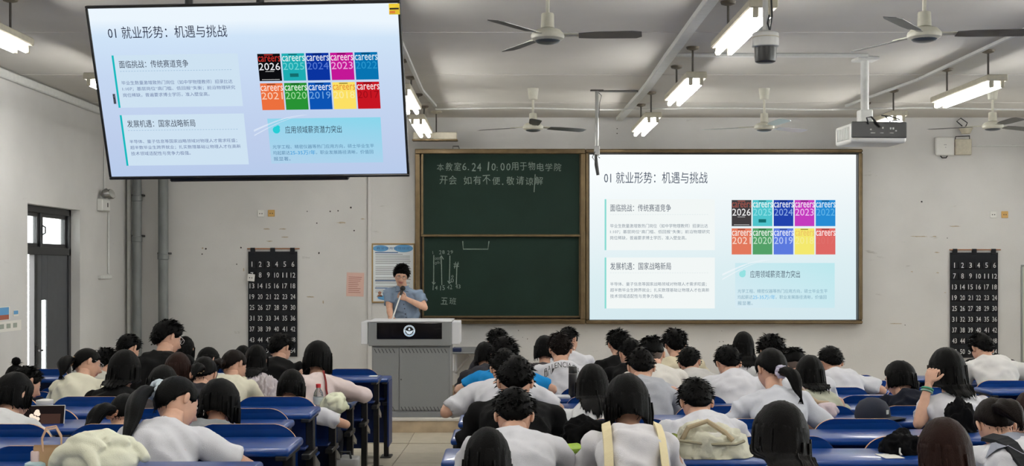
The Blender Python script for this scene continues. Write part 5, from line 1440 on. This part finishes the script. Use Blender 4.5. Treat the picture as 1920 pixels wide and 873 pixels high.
# ---- centre block
P1('C1', 933, 617, 0, 'front row person with tousled hair, behind the pale laptop', 'm', 'bushy', 'black', (40, 40, 46))
P1('C0', 909, 640, 1, 'person with black hair just right of the folding shelf', 'f', 'bob', 'black', (46, 46, 52), L=.12)
P1('C2', 944, 632, 3, 'boy in a bright blue tee with elbows spread wide', 'm', 'bushy', 'soft', (28, 128, 190), sleeve=.75, arms={1: dict(elbow=(.34, .28, .80), wrist=(.1, .42, .80)), -1: dict(elbow=(-.30, .24, .80), wrist=(-.31, .42, .80), hand=((-.1, .8, -.5), (0, .4, 1)))}, neck_tk=.024)
P1('C3', 945, 655, 4, 'boy in a baggy white tee, arm reaching left off the desk', 'm', 'short', 'black', W_, sleeve=.95, arms={-1: dict(elbow=(-.36, .22, .72), wrist=(-.33, .42, .77)), 1: dict(elbow=(.34, .24, .74), wrist=(.12, .40, .78))}, x_off=.0)
P1('C4', 966, 669, 6, 'big boy in a black tee behind the white neckline boy', 'm', 'short', 'black', BK, sleeve=.75, neck_tk=.02)
P1('C5', 964, 727, 7, 'boy in a white crew neck tee with prominent ears, centre foreground', 'm', 'short', 'black', W_, neck_tk=.018, nod=4)
P1('C6', 914, 820, 8, 'dark haired person at the bottom edge, left end of the centre block', 'f', 'bob', 'black', BK, L=.18, neck_tk=.02)
P1('C7', 1176, 700, 7, 'woman in a white tee with pale yellow shoulder straps, wavy hair', 'f', 'bob', 'black', (214, 212, 214), L=.16, neck_tk=.026, amax=2.0)
P1('C8', 1111, 681, 5, 'woman with long straight black hair beside the black thermos', 'f', 'long', 'black', (216, 216, 216), L=.36, neck_tk=.022)
P1('C9', 1051, 625, 2, 'boy in a white tee with big black lettering across the back', 'm', 'bushy', 'darkbrown', W_, sleeve=.7)
P1('C9b', 1021, 628, 1, 'person with a black bob half hidden left of the lettered tee', 'f', 'bob', 'black', (60, 56, 58), L=.12)
P1('C10', 1066, 614, 0, 'short haired boy in white turned to the right, front row below the screen', 'm', 'short', 'black', W_, yaw=35, neck_tk=.01)
P1('C11', 1160, 618, 1, 'boy with bushy hair in a black tee under the screen centre', 'm', 'bushy', 'black', BK)
P1('C12', 1181, 635, 2, 'boy with short hair behind the grey hooded boy', 'm', 'short', 'black', BK, yaw=-10)
P1('C13', 1202, 653, 4, 'boy in a grey hooded sweatshirt', 'm', 'short', 'soft', (168, 170, 176), sleeve=1.85, neck_tk=.014)
P1('C14', 1223, 630, 3, 'boy with a faded haircut in an off-white tee', 'm', 'fade', 'black', (216, 212, 204), neck_tk=.014)
P1('C15', 1266, 617, 1, 'boy with thick tousled hair and cream collar, second row', 'm', 'bushy', 'black', (214, 204, 176), neck_tk=.026)
P1('C16', 1293, 651, 2, 'boy in a pale grey tee bent low, right of the off-white tee', 'm', 'bowl', 'black', (196, 194, 190), yaw=15)
P1('C17', 1366, 648, 3, 'boy in a white crew tee with ears showing, below the magazine covers of the slide', 'm', 'short', 'black', W_, neck_tk=.018)
P1('C18', 1394, 621, 1, 'woman with long straight hair in the second row, right of the white crew tee boy', 'f', 'long', 'black', W_, L=.28)
P1('C19', 1447, 627, 2, 'person with a wide mop of black hair just under the screen frame', 'm', 'bushy', 'black', (200, 200, 198), neck_tk=.026)
P1('C20', 1446, 651, 5, 'woman in a big white blouse with a low ponytail and lilac scrunchie', 'f', 'pony', 'black', (210, 212, 218), yaw=-14, sleeve=1.3, tail=dict(at=(.01, -.10, -.045), dir=(.2, -1, -.2), L=.30, r=.036, bx=.09, drift=.3), tie=dict(rgb=(206, 200, 218), r=.028, t=.013), neck_tk=.022, arms={-1: dict(elbow=(-.30, .24, .76), wrist=(-.08, .40, .78)), 1: dict(elbow=(.32, .2, .72), wrist=(.1, .40, .76))})
P1('C21', 1489, 652, 3, 'boy with cropped hair between the lilac scrunchie and the bare-shouldered woman', 'm', 'fade', 'black', W_, neck_tk=.012)
P1('C22', 1519, 665, 4, 'woman with long hair in a bare-shouldered floral top', 'f', 'long', 'black', (176, 178, 160), L=.27, sleeve=.6, collar=False, neckline='off', amax=2.1, neck_tk=.02)
P1('C23', 1559, 650, 2, 'boy in a white tee in front of the bare wall right of the screen', 'm', 'short', 'black', W_, sleeve=.8, neck_tk=.02, arms={1: dict(elbow=(.34, .24, .76), wrist=(.14, .40, .78))})
P1('C24', 1306, 709, 6, 'boy in a white tee sitting before the beige bag', 'm', 'short', 'black', W_, neck_tk=.018, spk=1.3)
P1('C25', 1462, 750, 8, 'woman with very long hair over a white shirt, right foreground', 'f', 'long', 'soft', (226, 224, 228), L=.40, yaw=-12, roll=6, neck_tk=.03, amax=2.2, nod=5)
# ---- right
P1('R1', 1687, 675, 4, 'woman in navy looking left, beside the cap on the desk', 'f', 'bob', 'black', NV, yaw=-42, L=.13, amax=1.9, neck_tk=.02)
P1('R3', 1776, 651, 5, 'woman in white with long hair raising a fist with a green bracelet', 'f', 'long', 'black', W_, L=.27, neck_tk=.03, arms={-1: dict(elbow=(-.245, .14, .78), wrist=(-.165, .2, 1.0), hand=((.3, .1, 1), (-.6, -.6, .1)), curl=1.15)})
P1('R4', 1806, 625, 1, 'broad man in a white short-sleeved shirt before the right phone hanger', 'm', 'short', 'black', (218, 216, 212), x_off=.16, yaw=-8, S=1.04, sleeve=.8, arms={1: dict(elbow=(.34, .2, .76), wrist=(.2, .40, .80))}, neck_tk=.018)
P1('R5', 1842, 626, 0, 'boy in black, front row under the right phone hanger', 'm', 'short', 'black', BK, yaw=15, neck_tk=.018)
P1('R6', 1772, 780, 8, 'person with long reddish brown hair at the bottom right', 'f', 'long', 'brown', (210, 208, 206), L=.34, neck_tk=.028)
P1('R7', 1866, 743, 7, 'woman with a brown ponytail, grey sailor collar and black strap', 'f', 'pony', 'darkbrown', (222, 222, 226), yaw=4, tail=dict(at=(.01, -.1, .02), L=.22, r=.05, bx=.02), neck_tk=.02)
P1('R9', 1934, 752, 6, 'brown haired person cut off by the right edge', 'f', 'long', 'brown', (80, 70, 66), L=.2)
for q in PIX:
    if q[2] <= .86 or q[2] >= 1.08 or abs(q[3]) > 3: print('POSE', q)
# ================================================================ DETAILS WORN BY THE STUDENTS
def back_print(info, body, wid, hgt, zt, m, name='back_lettering', bend=0.0, xs=0.0):
    me = text_mesh(body, w=wid, h=hgt, align='CENTER'); co = me_co(me); out = []
    for x, y, z in co.tolist():
        dz_ = z-hgt/2-bend*(x/wid*2)**2
        p, d, n = on_back(info, zt+dz_/.5, x+xs, .017); out.append(tuple(p))
    set_co(me, np.array(out)); me.materials.append(m); me.name = name
    return link(name, me, info['shirt'])
M_INK = mat('black_fabric_print', (24, 24, 26), .8)
back_print(C['C9'], 'BALENCIAGA', .27, .062, .74, M_INK, bend=.03)
back_print(C['L14'], '1234567', .10, .014, .90, M_INK, xs=-.03)
def strap_on_back(info, x0, z0, x1, z1, w, m, name):
    b = MB(); N = 8; L_, R_ = [], []
    for k in range(N+1):
        t = k/N; x, z = lerp(x0, x1, t), lerp(z0, z1, t)
        p, d, n = on_back(info, z, x, .014); p2, _, _ = on_back(info, z, x+w, .014); q, _, _ = on_back(info, z, x, -.005); q2, _, _ = on_back(info, z, x+w, -.005)
        L_ += [p, p2, q2, q]
    fs = []
    for k in range(N):
        a = k*4
        for i in range(4): fs.append((a+i, a+(i+1) % 4, a+4+(i+1) % 4, a+4+i))
    b.add(L_, fs+[(3, 2, 1, 0), (N*4, N*4+1, N*4+2, N*4+3)]); return b.build(name, m, info['shirt'])
M_YEL = cloth_mat((232, 218, 176))
strap_on_back(C['C7'], -.125, .98, -.135, .2, .035, M_YEL, 'shoulder_strap')
strap_on_back(C['C7'], .095, .98, .10, .2, .035, M_YEL, 'shoulder_strap')
strap_on_back(C['L21'], .06, .98, .13, .45, .012, cloth_mat((120, 40, 40)), 'cord_strap')
strap_on_back(C['R7'], -.13, 1.0, -.06, .5, .05, M_FELT, 'black_strap')
# sailor collar
i_ = C['R7']; b = MB(); N = 8
rows = []
for k in range(N+1):
    x = -.16+.32*k/N; rows.append([on_back(i_, .97 if abs(x) < .07 else .93, x*.55, .012)[0], on_back(i_, .62+abs(x)*.6, x, .014)[0]])
vs_ = [p for r in rows for p in r]; b.add(vs_+[p+V((0, .006, -.004)) for p in vs_], [(2*k, 2*k+1, 2*k+3, 2*k+2) for k in range(N)]+[(2*k+2*N+2, 2*k+2*N+4, 2*k+2*N+5, 2*k+2*N+3) for k in range(N)])
b.build('sailor_collar', cloth_mat((150, 154, 166)), i_['shirt'])
# neckline stripe, bracelets, hair stick, hood
i_ = C['L6']; c0 = i_['P'][3]
MB().tube([c0+V((math.cos(a)*.085, -.07*math.sin(a)-.02, -.012-.02*math.sin(a))) for a in [PI*k/12 for k in range(13)]], .008, 6).build('white_neckline', cloth_mat((222, 222, 220)), i_['shirt'], 'all')
i_ = C['R3']; w_, e_ = i_['wr'][-1], i_['el'][-1]; ax = (w_-e_).normalized(); a1 = ax.orthogonal().normalized(); a2 = ax.cross(a1)
for k, (q, col) in enumerate(((.03, (60, 150, 120)), (.045, (120, 160, 140)))):
    c = w_-ax*q; MB().tube([c+(a1*math.cos(t_)+a2*math.sin(t_))*.030 for t_ in [2*PI*j/20 for j in range(21)]], .006, 6, cap=False).build('jade_bracelet', mat('jade_%d' % k, col, .25), i_['root'], 'all')
i_ = C['L16']; H_ = i_['H']
MB().tube([H_((.0, -.118, .0)), H_((.004, -.116, -.10))], [.0035, .002], 6).build('hair_stick', M_WHITE, i_['root'], True)
i_ = C['C13']; c0 = i_['P'][3]; dn_ = i_['dn']; b = MB()
for k in range(7):
    t = k/6
b.tube([c0+V((math.cos(a)*.10, -.085*math.sin(a)+.02, .012+.0*math.sin(a)))-dn_*(.05*math.sin(a)) for a in [PI*(k/14*1.3-.15) for k in range(15)]], [.02+.022*math.sin(PI*k/14) for k in range(15)], 10)
hd = b.build('hood', cloth_mat((160, 162, 168)), i_['shirt'], 'all')
i_ = C['L17']; c0 = i_['P'][3]; dn_ = i_['dn']; b = MB()
b.tube([c0+V((math.cos(a)*.095, -.08*math.sin(a)+.02, .01))-dn_*(.05*math.sin(a)) for a in [PI*(k/14*1.3-.15) for k in range(15)]], [.02+.02*math.sin(PI*k/14) for k in range(15)], 10)
b.build('hood', cloth_mat((222, 216, 190)), i_['shirt'], 'all')

# ================================================================ THINGS ON THE DESKS
def heap(name, label, cat, loc, w, d, h, m, seed, ridge=1.0):
    b = bmesh.new(); bmesh.ops.create_icosphere(b, subdivisions=5, radius=1)
    for v in b.verts:
        c = v.co.normalized(); n1 = mnoise.noise(c*2.1+V((seed, 0, 0))); wv = V((mnoise.noise(c*1.7+V((seed, 3, 0))), mnoise.noise(c*1.7+V((9, seed, 0))), mnoise.noise(c*1.7+V((0, 5, seed)))))*1.6; n2 = (1-abs(mnoise.noise(c*1.9+wv+V((0, seed, 0))))*3.2); n3 = 1-abs(mnoise.noise(V((c.x*2.5, c.y*5, c.z*5))+wv*1.5+V((0, 0, seed))))*3
        r = 1+.22*n1+ridge*(.13*n2+.06*n3)
        v.co = V((c.x*r*w/2, c.y*r*d/2, max(-.0, c.z)*r*h if c.z > 0 else c.z*.02*h))
    zmin = min(v.co.z for v in b.verts)
    for v in b.verts: v.co.z -= zmin
    o = MB().bm(b).build(name, m, None, 'all', loc); return tag(o, label, cat)
def folded_heap(name, label, cat, loc, w, d, h, m, seed):
    rr_ = random.Random(seed); mb = MB(); ball(mb, V((0, 0, h*.3)), 1.0, (w*.42, d*.42, h*.5))
    for k in range(15):
        a = rr_.uniform(0, 2*PI); c = V((rr_.uniform(-.28, .28)*w, rr_.uniform(-.28, .28)*d, 0)); L2 = rr_.uniform(.22, .36)*w; r = rr_.uniform(.016, .03)
        pts = []
        for j in range(9):
            t = j/8*2-1; x = c.x+math.cos(a)*t*L2; y = c.y+math.sin(a)*t*L2*d/w; q = min(1, math.hypot(x/(w*.5), y/(d*.5)))
            pts.append(V((x+.012*math.sin(t*4+k), y+.012*math.cos(t*3+k), max(r*.6, h*math.sqrt(max(0, 1-q*q))-r*.6+rr_.uniform(-.004, .004)))))
        mb.tube(pts, [r*(.55+.45*math.sin(PI*(j+.5)/9)) for j in range(9)], 10)
    me = fuse(mb, .0065, 3); wrinkle(me, .0025, seed); me.materials.append(m); me.polygons.foreach_set('use_smooth', [True]*len(me.polygons)); me.name = name
    co = me_co(me); co[:, 2] -= co[:, 2].min(); set_co(me, co)
    return tag(link(name, me, None, loc), label, cat)
def on_desk(px, r, back, block):
    d = d_row(r)-back; return V(((px-VX)/FPX*d, d, desk_z(r, block)))
def sheet(label, px, r, back, block, w, d, rz_=0.0, m=None, name='paper_sheet'):
    o = MB().box(-w/2, w/2, -d/2, d/2, .0005, .0022).build(name, m or M_PAPER, None, False, on_desk(px, r, back, block)); o.rotation_euler = (0, 0, rz_)
    return tag(o, label, 'paper')
M_CLOTH_C = cloth_mat((226, 226, 204)); 
folded_heap('cream_sweater', 'crumpled cream sweater heaped on the desk at the bottom left', 'clothing', on_desk(188, 8, .18, 'left'), .33, .26, .15, M_CLOTH_C, 3)
# kraft gift bag
L_ = on_desk(98, 8, .2, 'left'); t = thing('gift_bag', 'small brown kraft gift bag with cord handles, bottom left', 'bag', L_, .35)
M_KR = mat('kraft_paper', (176, 144, 108), .8, var=.06, vscale=30)
b = MB(); v_ = [(-.055, -.03, 0), (.055, -.03, 0), (.055, .03, 0), (-.055, .03, 0), (-.062, -.028, .135), (.06, -.034, .128), (.058, .034, .13), (-.06, .032, .136)]
b.add(v_, [(3, 2, 1, 0), (0, 1, 5, 4), (1, 2, 6, 5), (2, 3, 7, 6), (3, 0, 4, 7)]); b.build('bag_body', M_KR, t)
MB().add([(-.056, -.025, .10), (.054, -.028, .10), (.052, .028, .10), (-.055, .026, .10)], [(0, 1, 2, 3)]).build('bag_inner_shade', M_BLACK, t)  # flat black sheet below the rim stands in for the shade inside the bag
for y in (-.03, .032):
    MB().tube([(-.03, y, .12), (-.034, y, .16), (-.02, y-.005, .195), (.012, y-.005, .20), (.03, y, .165), (.03, y, .12)], .0035, 6).build('cord_handle', mat('kraft_cord', (206, 170, 140), .7), t, True)
# mint bottle with pink cap
L_ = on_desk(66, 8, .24, 'left'); t = thing('water_bottle', 'mint green water bottle with a pale pink cap, bottom left', 'bottle', L_)
MB().lathe([(.034, 0), (.037, .006), (.037, .055), (.033, .066)], 24).build('bottle_body', mat('mint_plastic', (150, 186, 190), .35), t, True)
MB().lathe([(.034, .064), (.036, .07), (.034, .08), (.02, .086)], 24).build('bottle_collar', mat('mint_lid', (176, 204, 206), .35), t, True)
MB().lathe([(.014, .084), (.015, .09), (.015, .118), (.013, .122), (0, .122)], 18).build('bottle_cap', mat('pale_pink_plastic', (222, 200, 196), .4), t, True)
# tablet in a case
L_ = on_desk(78, 6, .2, 'left'); t = thing('tablet', 'tablet standing in a case showing a dim picture, left foreground', 'tablet', L_, .12)
mx = Matrix.Rotation(math.radians(-18), 4, 'X')
MB().box(-.105, .105, -.004, .004, .002, .145, .003, mx=mx).build('case', mat('tablet_case', (190, 186, 180), .5), t)
MB().box(-.101, .101, -.0055, -.004, .006, .141, mx=mx).build('display', emit('tablet_display', (44, 36, 36), .5), t)
MB().box(-.01, .085, -.0062, -.0055, .02, .10, mx=mx).build('display_picture', emit('tablet_picture', (96, 70, 62), .5), t)
b = MB(); rr = random.Random(5)
for k in range(7):
    x, z = rr.uniform(-.055, -.02), rr.uniform(.07, .115)
    b.prism([(x+math.cos(2*PI*j/7)*.011, z+math.sin(2*PI*j/7)*.011) for j in range(7)], -.0068, -.0062)
bb = b.build('display_flowers', emit('tablet_flowers', (250, 226, 206), 1.1), t); bb.data.transform(mx)
MB().box(-.09, .09, .0, .10, .0, .004, .002).build('case_stand', mat('tablet_case', (190, 186, 180), .5), t)
# white tumbler
L_ = on_desk(84, 5, .26, 'left'); t = thing('tumbler', 'white lidded tumbler standing behind the tablet', 'cup', L_)
MB().lathe([(.032, 0), (.035, .004), (.044, .085), (.045, .092)], 24).build('cup_body', M_WHITE, t, True)
MB().lathe([(.047, .09), (.049, .095), (.047, .112), (.02, .118), (0, .118)], 24).build('lid', mat('tumbler_lid', (214, 212, 206), .4), t, True)
heap('crumpled_tissue', 'crumpled white tissue beside the tablet', 'tissue', on_desk(122, 7, .03, 'left'), .06, .05, .035, M_PAPER, 8.0, 1.6)
def phone(label, loc, rz_, rx_=0.0, m=M_BLACK):
    t = thing('mobile_phone', label, 'phone', loc, rz_); mx = Matrix.Rotation(rx_, 4, 'X')
    MB().box(-.036, .036, -.075, .075, .0005, .0085, .003, mx=mx).build('body', mat('phone_silver', (150, 150, 152), .35), t)
    MB().box(-.034, .034, -.073, .073, .0085, .0092, mx=mx).build('glass', m, t)
phone('black phone lying flat on the end of the left block desk', on_desk(522, 7, .14, 'left'), -.5)
phone('pale rimmed phone beside the elbow of the grey top woman', on_desk(484, 7, .1, 'left'), .3, .0)
sheet('white sheet on the desk edge behind the white tee bob', 566, 5, .1, 'left', .10, .12, .1)
sheet('white slip on the second row desk near the lectern', 700, 1, .12, 'left', .07, .1)
# clear bottle with red cap
L_ = on_desk(597, 4, .14, 'left'); t = thing('drink_bottle', 'clear plastic water bottle with a red cap', 'bottle', L_)
M_PET = mat('clear_plastic', (236, 240, 240), .08, trans=.9)
MB().lathe([(.028, 0), (.032, .006), (.031, .05), (.033, .06), (.033, .11), (.028, .135), (.014, .16), (.013, .168)], 24).build('bottle_body', M_PET, t, True)
MB().lathe([(.0335, .06), (.0335, .105)], 24).build('bottle_label', mat('bottle_label', (214, 222, 222), .5), t, True)
MB().lathe([(.0165, .166), (.0165, .188), (.014, .19), (0, .19)], 18).build('bottle_cap', mat('red_cap', (186, 40, 46), .4), t, True)
folded_heap('cream_cloth', 'crumpled pale cream cloth hanging off the desk beside the red capped bottle', 'clothing', on_desk(630, 4, .18, 'left'), .18, .18, .11, mat('pale_lime_cloth', (226, 228, 200), .9, bump=.2, bscale=300), 5)
heap('plastic_bag', 'crinkled translucent plastic bag on the desk behind the long haired woman', 'bag', on_desk(500, 3, .12, 'left'), .14, .12, .15, mat('crinkled_plastic', (214, 206, 208), .25), 9.4, 1.8)
# bags hanging below the left desks by the aisle
def floor_bag(label, px, d, m, m2, w=.22, h=.34):
    X = (px-VX)/FPX*d; t = thing('backpack', label, 'bag', (X, d, floor_z(d)))
    heap_b = bmesh.new(); bmesh.ops.create_cube(heap_b, size=1); bmesh.ops.subdivide_edges(heap_b, edges=heap_b.edges, cuts=6, use_grid_fill=True)
    for v in heap_b.verts:
        c = v.co.copy(); q = V((c.x*w, c.y*.2, (c.z+.5)*h)); k_ = 1-.25*max(0, c.z+.1)*abs(c.x)*2; q.x *= k_; nn = mnoise.noise(q*14+V((px, 0, 0)))*.018; q += c.normalized()*nn; q.z = max(q.z, 0); v.co = q
    MB().bm(heap_b).build('bag_body', m, t, 'all')
    MB().box(-w*.36, w*.36, -.125, -.09, .03, h*.5, .02, 2).build('front_pocket', m2, t, True)
    MB().tube([(-.04, 0, h*.95), (-.03, -.01, h+.04), (.03, -.01, h+.04), (.04, 0, h*.95)], .009, 6).build('carry_loop', m2, t, True)
floor_bag('beige and grey bag standing under the sixth row desk by the aisle', 612, 7.62, mat('beige_canvas', (176, 164, 146), .9, var=.1), mat('grey_canvas', (90, 90, 90), .9))
floor_bag('pale grey bag standing under the fifth row desk by the aisle', 648, 8.5, mat('pale_grey_canvas', (170, 170, 168), .8, var=.1), mat('dark_grey_canvas', (60, 62, 64), .9))
# laptop of the front row
L_ = on_desk(884, 0, .16, 'centre'); L_.x = -.10; t = thing('laptop', 'open laptop with a blank white screen in the front row', 'laptop', L_)
MB().box(-.155, .155, -.11, .1, 0, .014, .004).build('keyboard_base', M_BLACK, t)
mx = Matrix.Translation((0, .1, .012)) @ Matrix.Rotation(math.radians(-12), 4, 'X')
MB().box(-.155, .155, -.004, .004, 0, .205, .003, mx=mx).build('screen_lid', M_BLACK, t)
MB().box(-.149, .149, -.0052, -.004, .008, .199, mx=mx).build('screen_display', emit('laptop_display', (240, 246, 246), 1.0), t)
# thermos and book
L_ = on_desk(1074, 3, .2, 'centre'); t = thing('thermos', 'tall black thermos bottle before the lettered tee', 'bottle', L_)
MB().lathe([(.029, 0), (.031, .004), (.031, .16), (.028, .168)], 24).build('flask_body', mat('thermos_black', (14, 14, 16), .3), t, True)
MB().lathe([(.029, .168), (.030, .172), (.030, .212), (.026, .218), (0, .218)], 24).build('flask_lid', M_BLACK, t, True)
MB().lathe([(.0305, .166), (.0312, .168), (.0305, .17)], 24).build('steel_ring', M_STEEL, t, True)
o = MB().box(-.10, .10, -.07, .07, 0, .016, .003).build('notebook', mat('notebook_cover', (216, 218, 222), .6), None, False, on_desk(1042, 3, .24, 'centre')); tag(o, 'pale notebook lying on the desk beside the black thermos', 'notebook')
# black jacket bag with tissue pack
def soft_bag(name, label, cat, loc, w, d, h, m, seed): return heap(name, label, cat, loc, w, d, h, m, seed, .6)
jb = soft_bag('black_jacket', 'black jacket with a small white logo bundled on the desk', 'clothing', on_desk(1098, 7, .06, 'centre'), .24, .12, .13, mat('black_nylon', (6, 6, 7), .8, spec=.1), 2.2)
b = MB(); rr = random.Random(2)
for k in range(3): b.box(-.025+k*.012, -.018+k*.012, -.0008, .0008, .0, .012+.006*k, mx=Matrix.Rotation(.5, 4, 'Y'))
lg = b.build('white_logo', M_NUM, jb); lg.location = (.02, -.0712, .05)
L_ = on_desk(1072, 7, .2, 'centre'); t = thing('tissue_pack', 'lime green tissue pack lying before the black jacket', 'tissue pack', L_, .5)
mx = Matrix.Rotation(math.radians(28), 4, 'X')
MB().box(-.042, .042, -.02, .03, .0, .045, .014, 2, mx=mx).build('wrapper', mat('lime_wrapper', (170, 206, 70), .35, var=.15, vscale=30), t, True)
MB().box(-.02, .04, -.0215, -.0195, .004, .022, mx=mx).build('wrapper_print', M_WHITE, t)
# beige backpack
L_ = on_desk(1326, 7, .2, 'centre'); L_.z += .0
t = thing('backpack', 'beige canvas backpack with an open handle lying on the desk', 'bag', L_)
M_BG = mat('beige_backpack', (206, 204, 184), .85, bump=.2, bscale=250, var=.06)
h0 = heap('bag_body', None, None, (0, 0, 0), .33, .26, .13, M_BG, 6.6, .7); h0.parent = t
MB().tube([(-.12, -.05, .06), (-.09, -.07, .125), (-.01, -.06, .15), (.06, -.08, .105), (.09, -.10, .075)], .011, 8).build('carry_handle', mat('strap_tan', (176, 160, 130), .8), t, True)
MB().tube([(-.14, -.10, .075), (-.02, -.125, .062), (.10, -.12, .062), (.14, -.08, .07)], .007, 6).build('zip_seam', mat('seam_tan', (150, 144, 120), .7), t, True)
MB().box(-.05, .05, -.10, -.03, .075, .105, .012, 2).build('tissue_inside', M_PAPER, t, True)
o = MB().tube([(-.155, -.10, .0), (-.165, -.11, .05), (-.15, -.09, .10)], [.01, .02, .012], 8).build('green_tag', mat('olive_cloth', (120, 130, 60), .9), t, True)
# woven shoulder bag and pink cloth behind the bare-shouldered woman
L_ = on_desk(1519, 5, .12, 'centre'); t = thing('shoulder_bag', 'small woven beige shoulder bag with a rolled strap on the desk', 'bag', L_)
M_WV = mat('woven_beige', (190, 168, 140), .9, bump=.5, bscale=500)
h0 = heap('bag_body', None, None, (0, 0, 0), .19, .12, .09, M_WV, 4.4, .5); h0.parent = t
MB().tube([(-.09, -.02, .05), (-.095, -.03, .13), (-.06, -.04, .17), (-.02, -.05, .12), (.03, -.06, .09), (.09, -.05, .085)], .012, 8).build('bag_strap', M_WV, t, True)
folded_heap('pink_cloth', 'pale pink frilled cloth beside the woven shoulder bag', 'clothing', on_desk(1552, 5, .26, 'centre'), .12, .16, .075, mat('pale_pink_cloth', (212, 196, 200), .9), 7)
# navy cap
L_ = on_desk(1636, 5, .18, 'centre'); t = thing('cap', 'navy baseball cap resting on the desk', 'cap', L_, .7)
M_NV = mat('navy_twill', (26, 32, 48), .85, bump=.15, bscale=400)
MB().lathe([(.098, 0), (.100, .02), (.094, .06), (.072, .095), (.035, .115), (0, .12)], 28).build('crown', M_NV, t, True)
b = MB(); n = 14; top_ = []
for k in range(n+1):
    a = -PI/2-.95+1.9*k/n; top_.append(((.096*math.cos(a), .096*math.sin(a), .008), (.19*math.cos(a)*.85, .19*math.sin(a), .0+.012*math.cos((k/n-.5)*PI))))
vs_ = [p for q in top_ for p in q]; vs_ += [(x, y, z+.004) for x, y, z in vs_]; m_ = 2*(n+1)
b.add(vs_, [(2*k, 2*k+1, 2*k+3, 2*k+2) for k in range(n)]+[(m_+2*k, m_+2*k+2, m_+2*k+3, m_+2*k+1) for k in range(n)]+[(2*k+1, m_+2*k+1, m_+2*k+3, 2*k+3) for k in range(n)]); b.build('brim', M_NV, t, True)
MB().box(-.012, .012, -.0985, -.094, .03, .055, .002).build('cap_emblem', M_NUM, t)
sheet('white paper lying behind the navy cap', 1624, 5, .05, 'centre', .1, .08, .2)
sheet('white papers spread on the fourth row desk at the right', 1652, 3, .18, 'centre', .2, .18, -.1)
sheet('white paper under the black pouch at the right', 1668, 7, .24, 'centre', .08, .12, .1)
sheet('white paper before the broad man at the right edge', 1915, 1, .2, 'right', .2, .2, .1)
pb = soft_bag('black_pouch', 'black soft pouch lying on the desk at the right', 'pouch', on_desk(1690, 7, .14, 'centre'), .17, .16, .09, mat('black_canvas', (7, 7, 9), .85, spec=.1), 1.3)
MB().tube([(-.03, -.075, .03), (-.035, -.09, .012), (-.03, -.1, .004)], .005, 6).build('zip_pull', M_STEEL, pb, True)
soft_bag('black_bag', 'black bag on the desk behind the woman with raised fist', 'bag', on_desk(1800, 6, .1, 'centre'), .16, .14, .15, mat('black_canvas', (7, 7, 9), .85, spec=.1), 5.9)
